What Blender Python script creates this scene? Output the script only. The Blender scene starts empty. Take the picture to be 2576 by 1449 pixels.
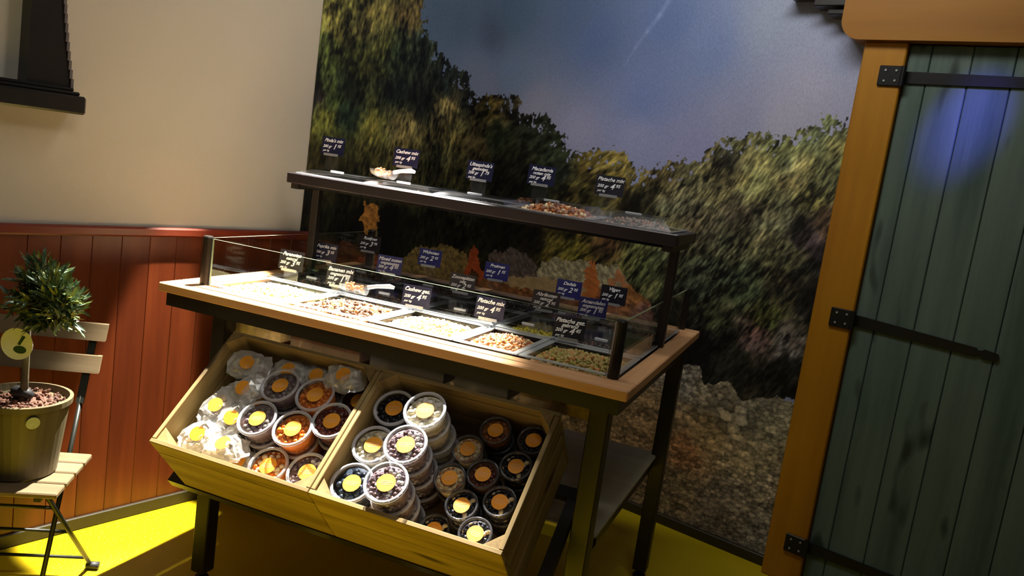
import bpy, bmesh, math, random
import numpy as np
from mathutils import Vector, Matrix

random.seed(7)
rng = np.random.RandomState(11)
SC = bpy.context.scene
COL = SC.collection

# ------------------------------------------------------------------ camera
cam_d = bpy.data.cameras.new('camera')
cam_d.sensor_width = 36.0
cam_d.lens = 36.0 * 2064.9 / 2576.0
cam_d.clip_start = 0.02
cam = bpy.data.objects.new('camera', cam_d)
COL.objects.link(cam)
_r = Vector((0.918516, 0.370152, 0.13898)); _u = Vector((-0.182817, 0.085926, 0.979385)); _f = Vector((-0.35058, 0.924989, -0.146594))
cam.matrix_world = Matrix(((_r.x, _u.x, -_f.x, 1.8183), (_r.y, _u.y, -_f.y, -1.8643), (_r.z, _u.z, -_f.z, 1.4037), (0, 0, 0, 1)))
SC.camera = cam

# ------------------------------------------------------------------ world, lights, exposure
SC.view_settings.view_transform = 'Standard'
SC.view_settings.look = 'None'
SC.view_settings.gamma = 1.0
SC.view_settings.use_curve_mapping = False
SC.view_settings.exposure = 0.0
world = bpy.data.worlds.new('dim_shop'); SC.world = world; world.use_nodes = True
world.node_tree.nodes['Background'].inputs[0].default_value = (0.9, 0.85, 1.0, 1)
world.node_tree.nodes['Background'].inputs[1].default_value = 0.02

def aim(o, target):
    d = Vector(target) - o.location
    o.rotation_euler = d.to_track_quat('-Z', 'Y').to_euler()

def spot(name, loc, target, power, angle, blend, color, size=0.03):
    l = bpy.data.lights.new(name, 'SPOT'); l.energy = power; l.spot_size = math.radians(angle); l.spot_blend = blend
    l.color = color; l.shadow_soft_size = size
    o = bpy.data.objects.new(name, l); COL.objects.link(o); o.location = loc; aim(o, target); return o

def area(name, loc, target, power, sx, sy, color):
    l = bpy.data.lights.new(name, 'AREA'); l.energy = power; l.shape = 'RECTANGLE'; l.size = sx; l.size_y = sy; l.color = color
    o = bpy.data.objects.new(name, l); COL.objects.link(o); o.location = loc; aim(o, target); return o

spot('key_spot', (0.15, 0.78, 2.88), (0.50, -0.02, 0.85), 2500, 34, 0.35, (1.0, 0.95, 0.86), 0.02)
spot('floor_spot', (0.15, 0.55, 2.88), (-0.19, 0.15, 0.0), 1900, 13, 0.25, (1.0, 0.93, 0.80), 0.02)
spot('wall_spot', (1.9, -1.2, 2.85), (-0.20, 0.45, 1.45), 45, 80, 1.0, (1.0, 0.95, 0.86), 0.25)
area('ceiling_wash', (1.9, -1.6, 2.85), (0.7, 0.5, 0.9), 4, 1.4, 0.8, (1.0, 0.90, 0.76))
area('mural_wash', (1.25, 0.3, 2.85), (1.0, 1.75, 1.4), 18, 1.2, 0.3, (1.0, 0.97, 0.90))
spot('blue_spot', (2.3, 0.3, 2.75), (2.14, 1.29, 1.70), 260, 12, 1.0, (0.12, 0.12, 1.0), 0.03)

# ------------------------------------------------------------------ helpers
def set_props(o, label=None, cat=None, group=None, kind=None):
    if label: o['label'] = label
    if cat: o['category'] = cat
    if group: o['group'] = group
    if kind: o['kind'] = kind
    return o

def thing(name, loc=(0, 0, 0), rot=(0, 0, 0), label=None, cat=None, group=None, kind=None):
    o = bpy.data.objects.new(name, None); COL.objects.link(o)
    o.empty_display_size = 0.05
    o.location = loc; o.rotation_euler = rot
    return set_props(o, label, cat, group, kind)

class MB:
    def __init__(s): s.v = []; s.f = []; s.m = []
    def add(s, vs, fs, mi=0):
        b = len(s.v); s.v += [tuple(v) for v in vs]
        s.f += [tuple(i + b for i in f) for f in fs]; s.m += [mi] * len(fs); return s
    def box(s, a, b, mi=0, bev=0.0):
        x0, y0, z0 = a; x1, y1, z1 = b
        if x0 > x1: x0, x1 = x1, x0
        if y0 > y1: y0, y1 = y1, y0
        if z0 > z1: z0, z1 = z1, z0
        if bev <= 0:
            return s.add([(x0, y0, z0), (x1, y0, z0), (x1, y1, z0), (x0, y1, z0), (x0, y0, z1), (x1, y0, z1), (x1, y1, z1), (x0, y1, z1)],
                         [(0, 3, 2, 1), (4, 5, 6, 7), (0, 1, 5, 4), (1, 2, 6, 5), (2, 3, 7, 6), (3, 0, 4, 7)], mi)
        bm = bmesh.new(); bmesh.ops.create_cube(bm, size=1.0)
        for v in bm.verts:
            v.co = Vector(((x0 + x1) / 2 + v.co.x * (x1 - x0), (y0 + y1) / 2 + v.co.y * (y1 - y0), (z0 + z1) / 2 + v.co.z * (z1 - z0)))
        bmesh.ops.bevel(bm, geom=bm.edges[:], offset=min(bev, 0.45 * min(x1 - x0, y1 - y0, z1 - z0)), segments=1, affect='EDGES')
        bm.verts.index_update()
        s.add([v.co[:] for v in bm.verts], [[v.index for v in f.verts] for f in bm.faces], mi); bm.free(); return s
    def bar(s, p, q, w, h=None, mi=0, up=(0, 0, 1)):
        h = h or w; p = Vector(p); q = Vector(q); d = (q - p).normalized(); u = Vector(up)
        if abs(d.dot(u)) > 0.95: u = Vector((0, 1, 0))
        sx = d.cross(u).normalized() * w / 2; sy = d.cross(sx).normalized() * h / 2
        vs = [c + a * sx + b * sy for c in (p, q) for a, b in ((-1, -1), (1, -1), (1, 1), (-1, 1))]
        return s.add(vs, [(3, 2, 1, 0), (4, 5, 6, 7), (0, 1, 5, 4), (1, 2, 6, 5), (2, 3, 7, 6), (3, 0, 4, 7)], mi)
    def tube(s, pts, r, n=8, mi=0):
        pts = [Vector(p) for p in pts]; rs = r if isinstance(r, (list, tuple)) else [r] * len(pts)
        rings = []; ref = Vector((0, 0, 1))
        for i, p in enumerate(pts):
            d = (pts[min(i + 1, len(pts) - 1)] - pts[max(i - 1, 0)]).normalized()
            a = ref if abs(d.dot(ref)) < 0.95 else Vector((1, 0, 0))
            sx = d.cross(a).normalized(); sy = d.cross(sx).normalized()
            rings.append([p + (sx * math.cos(t) + sy * math.sin(t)) * rs[i] for t in [2 * math.pi * k / n for k in range(n)]])
        vs = [v for r_ in rings for v in r_]; fs = []
        for i in range(len(pts) - 1):
            for k in range(n):
                a = i * n + k; b = i * n + (k + 1) % n
                fs.append((a, b, b + n, a + n))
        fs.append(tuple(range(n))[::-1]); fs.append(tuple(range((len(pts) - 1) * n, len(pts) * n)))
        return s.add(vs, fs, mi)
    def lathe(s, prof, n=24, c=(0, 0, 0), mi=0, cap0=False, cap1=False):
        vs = []; fs = []
        for r, z in prof:
            for k in range(n):
                t = 2 * math.pi * k / n; vs.append((c[0] + r * math.cos(t), c[1] + r * math.sin(t), c[2] + z))
        for i in range(len(prof) - 1):
            for k in range(n):
                a = i * n + k; b = i * n + (k + 1) % n
                fs.append((a, b, b + n, a + n))
        if cap0: fs.append(tuple(range(n))[::-1])
        if cap1: fs.append(tuple(range((len(prof) - 1) * n, len(prof) * n)))
        return s.add(vs, fs, mi)
    def prism(s, poly, axis, a, b, mi=0):
        n = len(poly)
        def P(p, t):
            return {'x': (t, p[0], p[1]), 'y': (p[0], t, p[1]), 'z': (p[0], p[1], t)}[axis]
        vs = [P(p, a) for p in poly] + [P(p, b) for p in poly]
        fs = [tuple(range(n))[::-1], tuple(range(n, 2 * n))] + [(k, (k + 1) % n, (k + 1) % n + n, k + n) for k in range(n)]
        return s.add(vs, fs, mi)
    def mesh(s, name, mats, smooth=False):
        me = bpy.data.meshes.new(name); me.from_pydata(s.v, [], s.f)
        for m in (mats if isinstance(mats, (list, tuple)) else [mats]): me.materials.append(m)
        me.polygons.foreach_set('material_index', s.m)
        if smooth: me.polygons.foreach_set('use_smooth', [True] * len(s.f))
        bm = bmesh.new(); bm.from_mesh(me); bmesh.ops.recalc_face_normals(bm, faces=bm.faces[:]); bm.to_mesh(me); bm.free()
        me.update(); return me
    def obj(s, name, mats, parent=None, smooth=False, **kw):
        return link(name, s.mesh(name, mats, smooth), parent, **kw)

def link(name, me, parent=None, label=None, cat=None, group=None, kind=None):
    o = bpy.data.objects.new(name, me); COL.objects.link(o)
    if parent: o.parent = parent
    return set_props(o, label, cat, group, kind)

def copy_tree(o, parent=None):
    c = o.copy(); COL.objects.link(c); c.parent = parent
    for ch in o.children: copy_tree(ch, c)
    return c

# ------------------------------------------------------------------ materials
def srgb(r, g, b):
    f = lambda c: (c / 255 / 12.92) if c / 255 <= 0.04045 else ((c / 255 + 0.055) / 1.055) ** 2.4
    return (f(r), f(g), f(b), 1.0)

class NT:
    def __init__(s, name):
        s.m = bpy.data.materials.new(name); s.m.use_nodes = True; s.t = s.m.node_tree; s.n = s.t.nodes; s.l = s.t.links
        s.b = s.n['Principled BSDF']; s.out = s.n['Material Output']
    def node(s, typ, **kw):
        x = s.n.new(typ)
        for k, v in kw.items():
            if k in x.inputs.keys(): x.inputs[k].default_value = v
            else: setattr(x, k, v)
        return x
    def coord(s, scale=(1, 1, 1), kind='Object'):
        tc = s.n.new('ShaderNodeTexCoord'); mp = s.n.new('ShaderNodeMapping'); mp.inputs['Scale'].default_value = scale
        s.l.new(tc.outputs[kind], mp.inputs['Vector']); return mp.outputs['Vector']
    def noise(s, vec, scale, detail=4, rough=0.55):
        x = s.n.new('ShaderNodeTexNoise'); x.inputs['Scale'].default_value = scale; x.inputs['Detail'].default_value = detail; x.inputs['Roughness'].default_value = rough
        s.l.new(vec, x.inputs['Vector']); return x.outputs['Fac']
    def ramp(s, fac, stops):
        x = s.n.new('ShaderNodeValToRGB'); e = x.color_ramp.elements
        while len(e) < len(stops): e.new(0.5)
        for i, (p, c) in enumerate(stops): e[i].position = p; e[i].color = c
        s.l.new(fac, x.inputs['Fac']); return x.outputs['Color']
    def mix(s, fac, a, b, mode='MIX'):
        x = s.n.new('ShaderNodeMix'); x.data_type = 'RGBA'; x.blend_type = mode
        for sock, v in ((x.inputs[0], fac), (x.inputs[6], a), (x.inputs[7], b)):
            if hasattr(v, 'is_linked') or isinstance(v, bpy.types.NodeSocket): s.l.new(v, sock)
            else: sock.default_value = v
        return x.outputs[2]
    def bump(s, h, strength, dist=0.01):
        x = s.n.new('ShaderNodeBump'); x.inputs['Strength'].default_value = strength; x.inputs['Distance'].default_value = dist
        s.l.new(h, x.inputs['Height']); s.l.new(x.outputs['Normal'], s.b.inputs['Normal'])
    def base(s, c):
        if isinstance(c, bpy.types.NodeSocket): s.l.new(c, s.b.inputs['Base Color'])
        else: s.b.inputs['Base Color'].default_value = c
    def set(s, rough=0.5, metal=0.0, spec=0.5):
        s.b.inputs['Roughness'].default_value = rough; s.b.inputs['Metallic'].default_value = metal
        s.b.inputs['Specular IOR Level'].default_value = spec; return s

def plain(name, c, rough=0.5, metal=0.0, spec=0.5, var=0.12, scale=60):
    n = NT(name); n.set(rough, metal, spec)
    f = n.noise(n.coord(), scale, 3)
    d = tuple(x * (1 - var) for x in c[:3]) + (1,); b = tuple(min(1, x * (1 + var)) for x in c[:3]) + (1,)
    n.base(n.ramp(f, [(0.3, d), (0.7, b)])); return n.m

def wood(name, dark, mid, light, axis='x', rough=0.55, grain=22, spec=0.4, knots=True, rnd=0.25):
    n = NT(name); n.set(rough, 0, spec)
    sc = {'x': (0.07, 1, 1), 'y': (1, 0.07, 1), 'z': (1, 1, 0.07)}[axis]
    oi = n.node('ShaderNodeObjectInfo')
    tc = n.n.new('ShaderNodeTexCoord'); ad = n.node('ShaderNodeVectorMath', operation='ADD')
    mu = n.node('ShaderNodeVectorMath', operation='SCALE'); mu.inputs['Scale'].default_value = 7.0
    cx = n.node('ShaderNodeCombineXYZ')
    for i in range(3): n.l.new(oi.outputs['Random'], cx.inputs[i])
    n.l.new(cx.outputs[0], mu.inputs[0]); n.l.new(tc.outputs['Object'], ad.inputs[0]); n.l.new(mu.outputs[0], ad.inputs[1])
    mp = n.node('ShaderNodeMapping'); mp.inputs['Scale'].default_value = sc; n.l.new(ad.outputs[0], mp.inputs['Vector'])
    f = n.noise(mp.outputs[0], grain, 6, 0.62)
    c = n.ramp(f, [(0.28, dark), (0.5, mid), (0.72, light)])
    if knots:
        mp2 = n.node('ShaderNodeMapping'); mp2.inputs['Scale'].default_value = tuple(0.4 if v < 1 else 1.3 for v in sc); n.l.new(ad.outputs[0], mp2.inputs['Vector'])
        k = n.noise(mp2.outputs[0], 9, 1)
        kf = n.ramp(k, [(0.66, (0, 0, 0, 1)), (0.74, (1, 1, 1, 1))])
        c = n.mix(kf, c, tuple(x * 0.45 for x in dark[:3]) + (1,))
    hs = n.node('ShaderNodeHueSaturation'); ma = n.node('ShaderNodeMapRange'); ma.inputs['To Min'].default_value = 1 - rnd; ma.inputs['To Max'].default_value = 1 + rnd
    n.l.new(oi.outputs['Random'], ma.inputs['Value']); n.l.new(ma.outputs[0], hs.inputs['Value']); n.l.new(c, hs.inputs['Color'])
    n.base(hs.outputs[0]); n.bump(f, 0.25, 0.003); return n.m

def clear(name, tint=(1, 1, 1, 1), refl=0.06, milk=0.0, rough=0.06, milk_col=(0.8, 0.8, 0.8, 1)):
    n = NT(name); n.n.remove(n.b)
    tr = n.node('ShaderNodeBsdfTransparent'); tr.inputs[0].default_value = tint
    gl = n.node('ShaderNodeBsdfGlossy'); gl.inputs['Roughness'].default_value = rough
    lw = n.node('ShaderNodeLayerWeight'); lw.inputs[0].default_value = 0.5
    pw = n.node('ShaderNodeMath', operation='POWER'); pw.inputs[1].default_value = 4.5; n.l.new(lw.outputs['Facing'], pw.inputs[0])
    ma = n.node('ShaderNodeMath', operation='MULTIPLY_ADD'); ma.inputs[1].default_value = 0.8; ma.inputs[2].default_value = refl; ma.use_clamp = True
    n.l.new(pw.outputs[0], ma.inputs[0])
    m1 = n.node('ShaderNodeMixShader'); n.l.new(ma.outputs[0], m1.inputs[0]); n.l.new(tr.outputs[0], m1.inputs[1]); n.l.new(gl.outputs[0], m1.inputs[2])
    last = m1
    if milk > 0:
        di = n.node('ShaderNodeBsdfDiffuse'); di.inputs[0].default_value = milk_col
        m2 = n.node('ShaderNodeMixShader'); m2.inputs[0].default_value = milk
        n.l.new(m1.outputs[0], m2.inputs[1]); n.l.new(di.outputs[0], m2.inputs[2]); last = m2
    n.l.new(last.outputs[0], n.out.inputs['Surface']); return n.m

M = {}
M['black_steel'] = plain('black_steel', srgb(38, 34, 30), 0.4, 0.2)
M['shelf_steel'] = plain('dark_shelf_steel', srgb(44, 39, 42), 0.38, 0.3)
M['lit_leg_steel'] = plain('lit_black_steel', srgb(52, 46, 32), 0.45, 0.2)  # lighter copy of the black steel, for the lit front right leg
M['rubber'] = plain('black_rubber', srgb(20, 20, 20), 0.6)
M['tabletop'] = {a: wood('oiled_pine_' + a, srgb(184, 132, 88), srgb(206, 156, 110), srgb(218, 172, 126), a, 0.4, rnd=0.05) for a in 'xy'}
M['crate'] = {a: wood('rough_crate_wood_' + a, srgb(98, 76, 42), srgb(142, 118, 70), srgb(162, 138, 88), a, 0.7, rnd=0.12) for a in 'xyz'}
M['grey_shelf'] = wood('grey_board', srgb(168, 162, 138), srgb(182, 176, 152), srgb(194, 188, 164), 'x', 0.5, knots=False)
M['wainscot'] = wood('red_brown_stained_wood', srgb(80, 33, 14), srgb(98, 42, 17), srgb(112, 51, 22), 'z', 0.38, 14, knots=False, rnd=0.06)
M['wainscot_cap'] = wood('red_brown_cap_wood', srgb(96, 36, 22), srgb(112, 44, 26), srgb(124, 52, 32), 'y', 0.35, knots=False, rnd=0)
M['door_plank'] = wood('grey_green_stained_plank', srgb(52, 72, 66), srgb(80, 98, 90), srgb(94, 112, 102), 'z', 0.6, 12, rnd=0.08)
M['frame_wood'] = wood('yellow_stained_frame_z', srgb(150, 98, 8), srgb(168, 114, 12), srgb(178, 124, 18), 'z', 0.5, 9, rnd=0.02, knots=False)
M['lintel_wood'] = wood('yellow_stained_frame_x', srgb(134, 86, 8), srgb(146, 96, 12), srgb(156, 106, 16), 'x', 0.5, 9, rnd=0.02, knots=False)
M['chair_slat'] = wood('pale_chair_slat', srgb(98, 80, 56), srgb(116, 98, 70), srgb(128, 110, 82), 'x', 0.5, rnd=0.05, knots=False)
M['chair_steel'] = plain('green_black_steel', srgb(34, 36, 28), 0.45, 0.3)
M['glass'] = clear('clear_glass', (0.97, 0.99, 0.97, 1), 0.02, rough=0.02)
M['glass_edge'] = plain('greenish_glass_edge', srgb(112, 122, 92), 0.3, 0, 0.8)
M['plastic'] = clear('clear_plastic', (0.97, 0.97, 0.98, 1), 0.03, 0.015, 0.1)
M['lid_plastic'] = clear('clear_lid_plastic', (0.97, 0.97, 0.98, 1), 0.035, 0.0, 0.14)
M['rim_plastic'] = clear('milky_rim_plastic', (0.9, 0.9, 0.95, 1), 0.05, 0.42, 0.15, (0.75, 0.76, 0.8, 1))
M['shade_plastic'] = clear('shade_tinted_plastic', (0.16, 0.16, 0.17, 1), 0.05, 0.01, 0.1)  # clear dishes tinted dark, painting the shade under the upper shelf
M['scoop'] = clear('scoop_plastic', (0.92, 0.93, 0.95, 1), 0.10, 0.05, 0.12)
M['tray_rim'] = clear('tray_rim_plastic', (0.9, 0.9, 0.92, 1), 0.1, 0.3, 0.15, (0.7, 0.72, 0.75, 1))
M['dark_rim'] = clear('smoky_rim_plastic', (0.5, 0.5, 0.52, 1), 0.06, 0.25, 0.12, (0.16, 0.16, 0.18, 1))
M['film'] = clear('crinkled_cellophane', (0.97, 0.97, 0.97, 1), 0.14, 0.30, 0.2, (0.85, 0.83, 0.78, 1))
M['black_tub'] = plain('black_tub_plastic', srgb(22, 22, 26), 0.35)
M['sticker'] = plain('orange_sticker_paper', srgb(236, 158, 44), 0.5, var=0.05)
M['sticker_print'] = plain('pale_sticker_print', srgb(238, 176, 110), 0.5, var=0.02)
M['navy_card'] = plain('navy_card', srgb(26, 28, 62), 0.4, var=0.1)
M['black_card'] = plain('black_card', srgb(30, 28, 38), 0.4, var=0.1)
M['blue_card'] = plain('blue_card', srgb(38, 40, 110), 0.4, var=0.1)
M['chalk'] = plain('white_chalk_pen', srgb(250, 250, 255), 0.6, var=0.0)
def food(name, c, rough=0.45, var=0.3): return plain(name, c, rough, 0, 0.5, var, 45)
M['peanut'] = food('peanut_pale', srgb(226, 206, 160)); M['peanut_green'] = food('pale_green_nut', srgb(196, 200, 130))
M['almond'] = food('almond_brown', srgb(186, 118, 62)); M['almond_dark'] = food('dark_almond', srgb(140, 84, 44))
M['raisin'] = food('raisin_brown', srgb(92, 54, 34)); M['cashew'] = food('cashew_cream', srgb(232, 208, 166))
M['pistachio'] = food('pistachio_tan', srgb(178, 150, 88)); M['pist_green'] = food('pistachio_olive', srgb(150, 140, 66))
M['dark_fruit'] = food('dark_dried_fruit', srgb(66, 56, 52)); M['grey_fruit'] = food('grey_seed', srgb(112, 104, 96))
M['yellow_fruit'] = food('yellow_dried_fruit', srgb(190, 170, 30)); M['rose_fruit'] = food('rosy_dried_fruit', srgb(150, 110, 92))
M['choc'] = food('chocolate_brown', srgb(96, 70, 64), 0.3); M['choc_grey'] = food('mauve_chocolate', srgb(126, 108, 112), 0.25)
M['white_sweet'] = food('white_sweet', srgb(236, 232, 222), 0.35, 0.06); M['liquorice'] = food('blue_black_liquorice', srgb(44, 54, 66), 0.3)
M['orange_sweet'] = food('orange_sweet', srgb(210, 116, 34), 0.3); M['maroon_sweet'] = food('maroon_sweet', srgb(90, 36, 30), 0.3)
M['black_sweet'] = food('black_sweet', srgb(26, 26, 34), 0.35); M['cream_sweet'] = food('cream_sweet', srgb(214, 206, 176), 0.35)
M['soil'] = food('bark_soil', srgb(92, 58, 40), 0.8, 0.5)
M['pot'] = wood('olive_brown_pot', srgb(78, 68, 46), srgb(94, 84, 58), srgb(108, 98, 70), 'z', 0.5, 10, knots=False, rnd=0)
M['trunk'] = plain('bark', srgb(84, 76, 50), 0.8, var=0.3)
M['leaf'] = [plain('olive_leaf_' + k, c, 0.42, 0, 0.5, 0.15, 30) for k, c in (('dark', srgb(50, 70, 42)), ('mid', srgb(84, 102, 54)), ('grey', srgb(104, 126, 100)), ('yellow', srgb(140, 136, 56)))]
M['tag_white'] = plain('tag_white', srgb(222, 228, 226), 0.4, var=0.04); M['tag_green'] = plain('tag_green', srgb(44, 74, 48), 0.4)
M['tag_grey'] = plain('dull_metal', srgb(150, 156, 150), 0.45, 0.3)
M['black_paint'] = plain('black_gloss_paint', srgb(30, 27, 26), 0.3, 0, 0.6)
M['baseboard'] = plain('black_baseboard', srgb(44, 38, 18), 0.5)
M['hinge'] = plain('black_iron', srgb(22, 22, 24), 0.42, 0.3)

# ------------------------------------------------------------------ room (frame: x out of the left wall, y into the back wall)
CCX, CCY, TW = 0.15103, 1.86987, math.radians(-15.9763)
ROOM = Matrix.Translation((CCX, CCY, 0)) @ Matrix.Rotation(TW, 4, 'Z')
def in_room(o, loc=(0, 0, 0), rz=0):
    p = ROOM @ Vector(loc); o.location = p; o.rotation_euler = (0, 0, TW + rz); return o

n = NT('rough_plaster'); n.set(0.85, 0, 0.2)
vec = n.coord(); f = n.noise(vec, 70, 5, 0.6); g = n.noise(vec, 1.6, 2)
n.base(n.mix(g, srgb(174, 168, 154), srgb(184, 179, 166))); n.bump(f, 0.3, 0.0022); M['plaster'] = n.m
n = NT('yellow_speckled_floor'); n.set(0.38, 0, 0.4)
vec = n.coord(); a = n.noise(vec, 130, 3, 0.7); b = n.noise(vec, 2.0, 3)
c = n.mix(b, srgb(184, 160, 8), srgb(198, 174, 12)); sp = n.ramp(a, [(0.60, (0, 0, 0, 1)), (0.70, (1, 1, 1, 1))])
n.base(n.mix(sp, c, srgb(226, 204, 92))); M['floor'] = n.m

fl = MB().box((-0.1, -5.5, -0.1), (5.5, 0.1, 0)).obj('floor', M['floor'], kind='structure'); in_room(fl)
ce = MB().box((-0.1, -5.5, 2.95), (5.5, 0.1, 3.05)).obj('ceiling', plain('dark_ceiling', srgb(60, 56, 52), 0.9), kind='structure'); in_room(ce)
wl = MB().box((-0.1, -5.5, 0), (0, 0.1, 2.95)).obj('wall_left', M['plaster'], kind='structure'); in_room(wl)
wb = MB().box((0, 0, 0), (5.5, 0.1, 2.95)).obj('wall_back', M['plaster'], kind='structure'); in_room(wb)
y = -1.004
bd = None
while y > -4.4:
    w = 0.096
    if bd is None:
        m_ = MB().box((0.0, -0.0953, 0.03), (0.0125, 0, 1.0), bev=0.0015); bd = m_.mesh('wainscot_board', M['wainscot'])
    o = link('wainscot_board', bd, wl); o.location = (0, y, 0); y -= w
MB().box((0.0, -4.45, 1.0), (0.03, -0.995, 1.032), bev=0.006).obj('wainscot_cap', M['wainscot_cap'], wl)
bb = MB().box((0.0, -5.4, 0), (0.022, -0.02, 0.045), bev=0.003).obj('baseboard_left', M['baseboard'], kind='structure'); in_room(bb)
bb = MB().box((0.0, -0.022, 0), (1.72, 0.0, 0.042), bev=0.003).obj('baseboard_back', M['baseboard'], kind='structure'); in_room(bb)

# ------------------------------------------------------------------ printed photo wallpaper (flat print, colours per grid point)
SKY=[(-0.437,2.033,62,74,92),(-0.301,2.012,64,76,94),(-0.072,2.008,66,74,92),(-0.12,1.814,88,94,112),(-0.052,1.77,95,98,118),(0.093,2.116,70,86,108),(0.118,1.84,88,100,126),(0.561,1.997,76,90,128),(0.434,2.116,74,88,118),(0.839,1.587,112,116,152),(0.532,1.576,118,118,148),(0.846,1.755,92,104,146),(0.901,2.068,84,98,138),(1.097,1.976,96,108,146),(1.359,2.072,122,126,148),(1.555,1.843,136,132,154),(1.637,1.948,124,126,152),(1.268,1.704,118,118,146),(1.122,1.564,112,112,148),(1.474,1.72,136,132,152),(0.292,1.666,112,112,134)]  # left-wall points painted darker for the dimmer light on that wall
FOL=[(-0.977,1.878,120,115,40),(-0.812,1.884,115,105,40),(-0.598,1.963,95,80,35),(-1.012,1.705,75,95,35),(-0.851,1.719,55,60,20),(-0.637,1.774,40,55,30),(-0.505,1.85,50,60,40),(-0.731,1.789,80,80,25),(-0.901,1.632,30,40,20),(-0.615,1.645,18,25,18),(-0.327,1.725,28,35,28),(-0.228,1.778,45,50,35),(-0.992,1.478,100,105,30),(-1.033,1.565,35,30,25),(-0.975,1.573,60,75,25),(-1.001,1.321,40,35,12),(-0.884,1.508,25,40,25),(-0.749,1.476,90,85,25),(-0.567,1.499,115,100,45),(-0.307,1.621,125,108,50),(-0.26,1.518,95,85,35),(-0.465,1.625,25,30,20),(-0.21,1.689,50,48,30),(-0.005,1.692,110,90,30),(0.148,1.674,90,80,45),(0.282,1.591,40,50,35),(0.098,1.538,25,35,20),(-0.045,1.447,60,50,25),(0.173,1.393,30,30,18),(0.436,1.495,35,48,30),(0.496,1.411,30,40,30),(0.357,1.302,15,20,12),(-0.862,1.203,30,28,10),(-0.677,1.299,70,62,22),(-0.434,1.301,60,55,20),(-0.163,1.303,50,48,20),(-0.931,1.101,22,22,10),(-0.522,1.081,12,12,5),(-0.256,1.051,20,18,6),(0.148,1.12,12,14,8),(0.603,1.423,115,100,35),(0.763,1.459,120,105,40),(0.869,1.42,95,85,35),(0.583,1.295,90,80,30),(0.734,1.281,80,75,30),(0.872,1.3,25,22,12),(0.538,1.18,50,42,12),(0.621,1.084,110,95,20),(0.779,1.146,90,60,30),(0.514,1.065,95,80,20),(0.373,1.079,18,14,8),(0.982,1.434,85,80,45),(1.137,1.485,110,105,60),(1.288,1.597,105,105,60),(1.264,1.547,75,70,45),(1.493,1.617,110,115,60),(1.632,1.674,115,120,70),(1.692,1.592,115,115,60),(1.07,1.361,135,130,85),(1.238,1.416,140,135,80),(1.392,1.483,120,120,65),(1.546,1.502,135,130,75),(1.634,1.438,125,125,60),(1.176,1.278,110,100,70),(1.338,1.334,95,85,60),(1.502,1.328,125,120,75),(1.694,1.357,90,70,50),(0.954,1.175,100,105,50),(1.106,1.167,110,115,70),(1.359,1.226,130,130,80),(1.57,1.216,115,120,75),(1.633,1.288,60,50,60),(1.719,1.227,30,28,35),(0.935,1.068,105,110,50),(1.04,1.019,80,85,45),(1.264,1.096,90,105,75),(1.439,1.065,75,95,60),(1.593,1.096,70,65,45),(1.704,1.073,35,32,28),(1.149,0.939,50,55,40),(1.333,0.912,70,75,45),(1.541,0.959,90,100,40),(1.318,0.809,22,20,20),(1.506,0.887,125,85,78),(1.634,0.887,110,100,90),(1.45,0.743,28,30,22),(1.651,0.796,25,25,22),(1.279,0.732,15,15,15),(-0.872,0.97,20,14,8),(-0.756,1.073,14,12,6)]
GRD=[(1.245,0.621,110,105,95),(1.393,0.594,125,115,95),(1.565,0.579,110,105,90),(1.653,0.541,120,115,95),(1.203,0.452,120,100,75),(1.298,0.342,125,90,60),(1.39,0.424,135,115,80),(1.519,0.382,140,125,95),(1.628,0.419,125,115,90),(1.549,0.224,115,105,90),(1.664,0.316,130,120,100),(1.294,0.165,105,90,65),(1.484,0.114,100,90,75),(1.657,0.097,105,100,90),(1.18,0.267,110,90,65),(0.761,0.317,112,92,62),(0.405,0.368,130,110,80),(0.745,0.406,115,95,70)]
MID=[(-0.474,0.789,40,28,18),(-0.802,0.936,70,38,18),(-0.95,0.936,60,30,16),(-0.202,0.761,60,38,22),(0.327,0.801,120,75,40),(0.959,0.933,130,85,45),(0.77,0.857,115,70,45),(1.016,0.84,120,85,75),(0.364,0.594,60,50,35),(1.171,0.824,60,50,35),(1.114,0.724,50,40,30),(-0.694,0.653,40,28,18),(-0.892,0.494,50,36,24),(-0.139,0.416,90,75,55),(0.56,0.812,100,62,40)]
FOLP=[(-1.315,2.394),(-0.634,2.65),(-0.534,2.044),(-0.534,1.986),(-0.44,1.879),(-0.372,1.823),(-0.286,1.794),(-0.175,1.796),(-0.14,1.709),(0.015,1.726),(0.139,1.726),(0.235,1.652),(0.366,1.635),(0.456,1.57),(0.534,1.469),(0.578,1.501),(0.648,1.52),(0.72,1.527),(0.812,1.516),(0.871,1.463),(0.935,1.482),(1.041,1.515),(1.149,1.515),(1.189,1.584),(1.249,1.627),(1.369,1.648),(1.494,1.654),(1.568,1.701),(1.636,1.732),(1.785,1.758),(1.982,0.75),(1.044,0.475),(0.988,0.781),(-1.115,0.68)]
MIDP=[(-1.152,0.999),(-0.831,0.987),(-0.597,0.936),(-0.072,0.837),(0.216,0.877),(0.54,0.921),(0.913,0.968),(1.041,0.915),(1.139,0.591),(-0.385,0.246),(-1.076,0.345)]
GRDP=[(-0.405,0.366),(0.15,0.379),(0.619,0.485),(1.066,0.571),(1.133,0.624),(1.232,0.694),(1.302,0.704),(1.341,0.639),(1.431,0.669),(1.511,0.62),(1.629,0.663),(1.724,0.659),(1.857,0.667),(1.948,-0.189),(1.042,-0.634),(-0.97,-0.568),(-1.084,0.413)]
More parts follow.
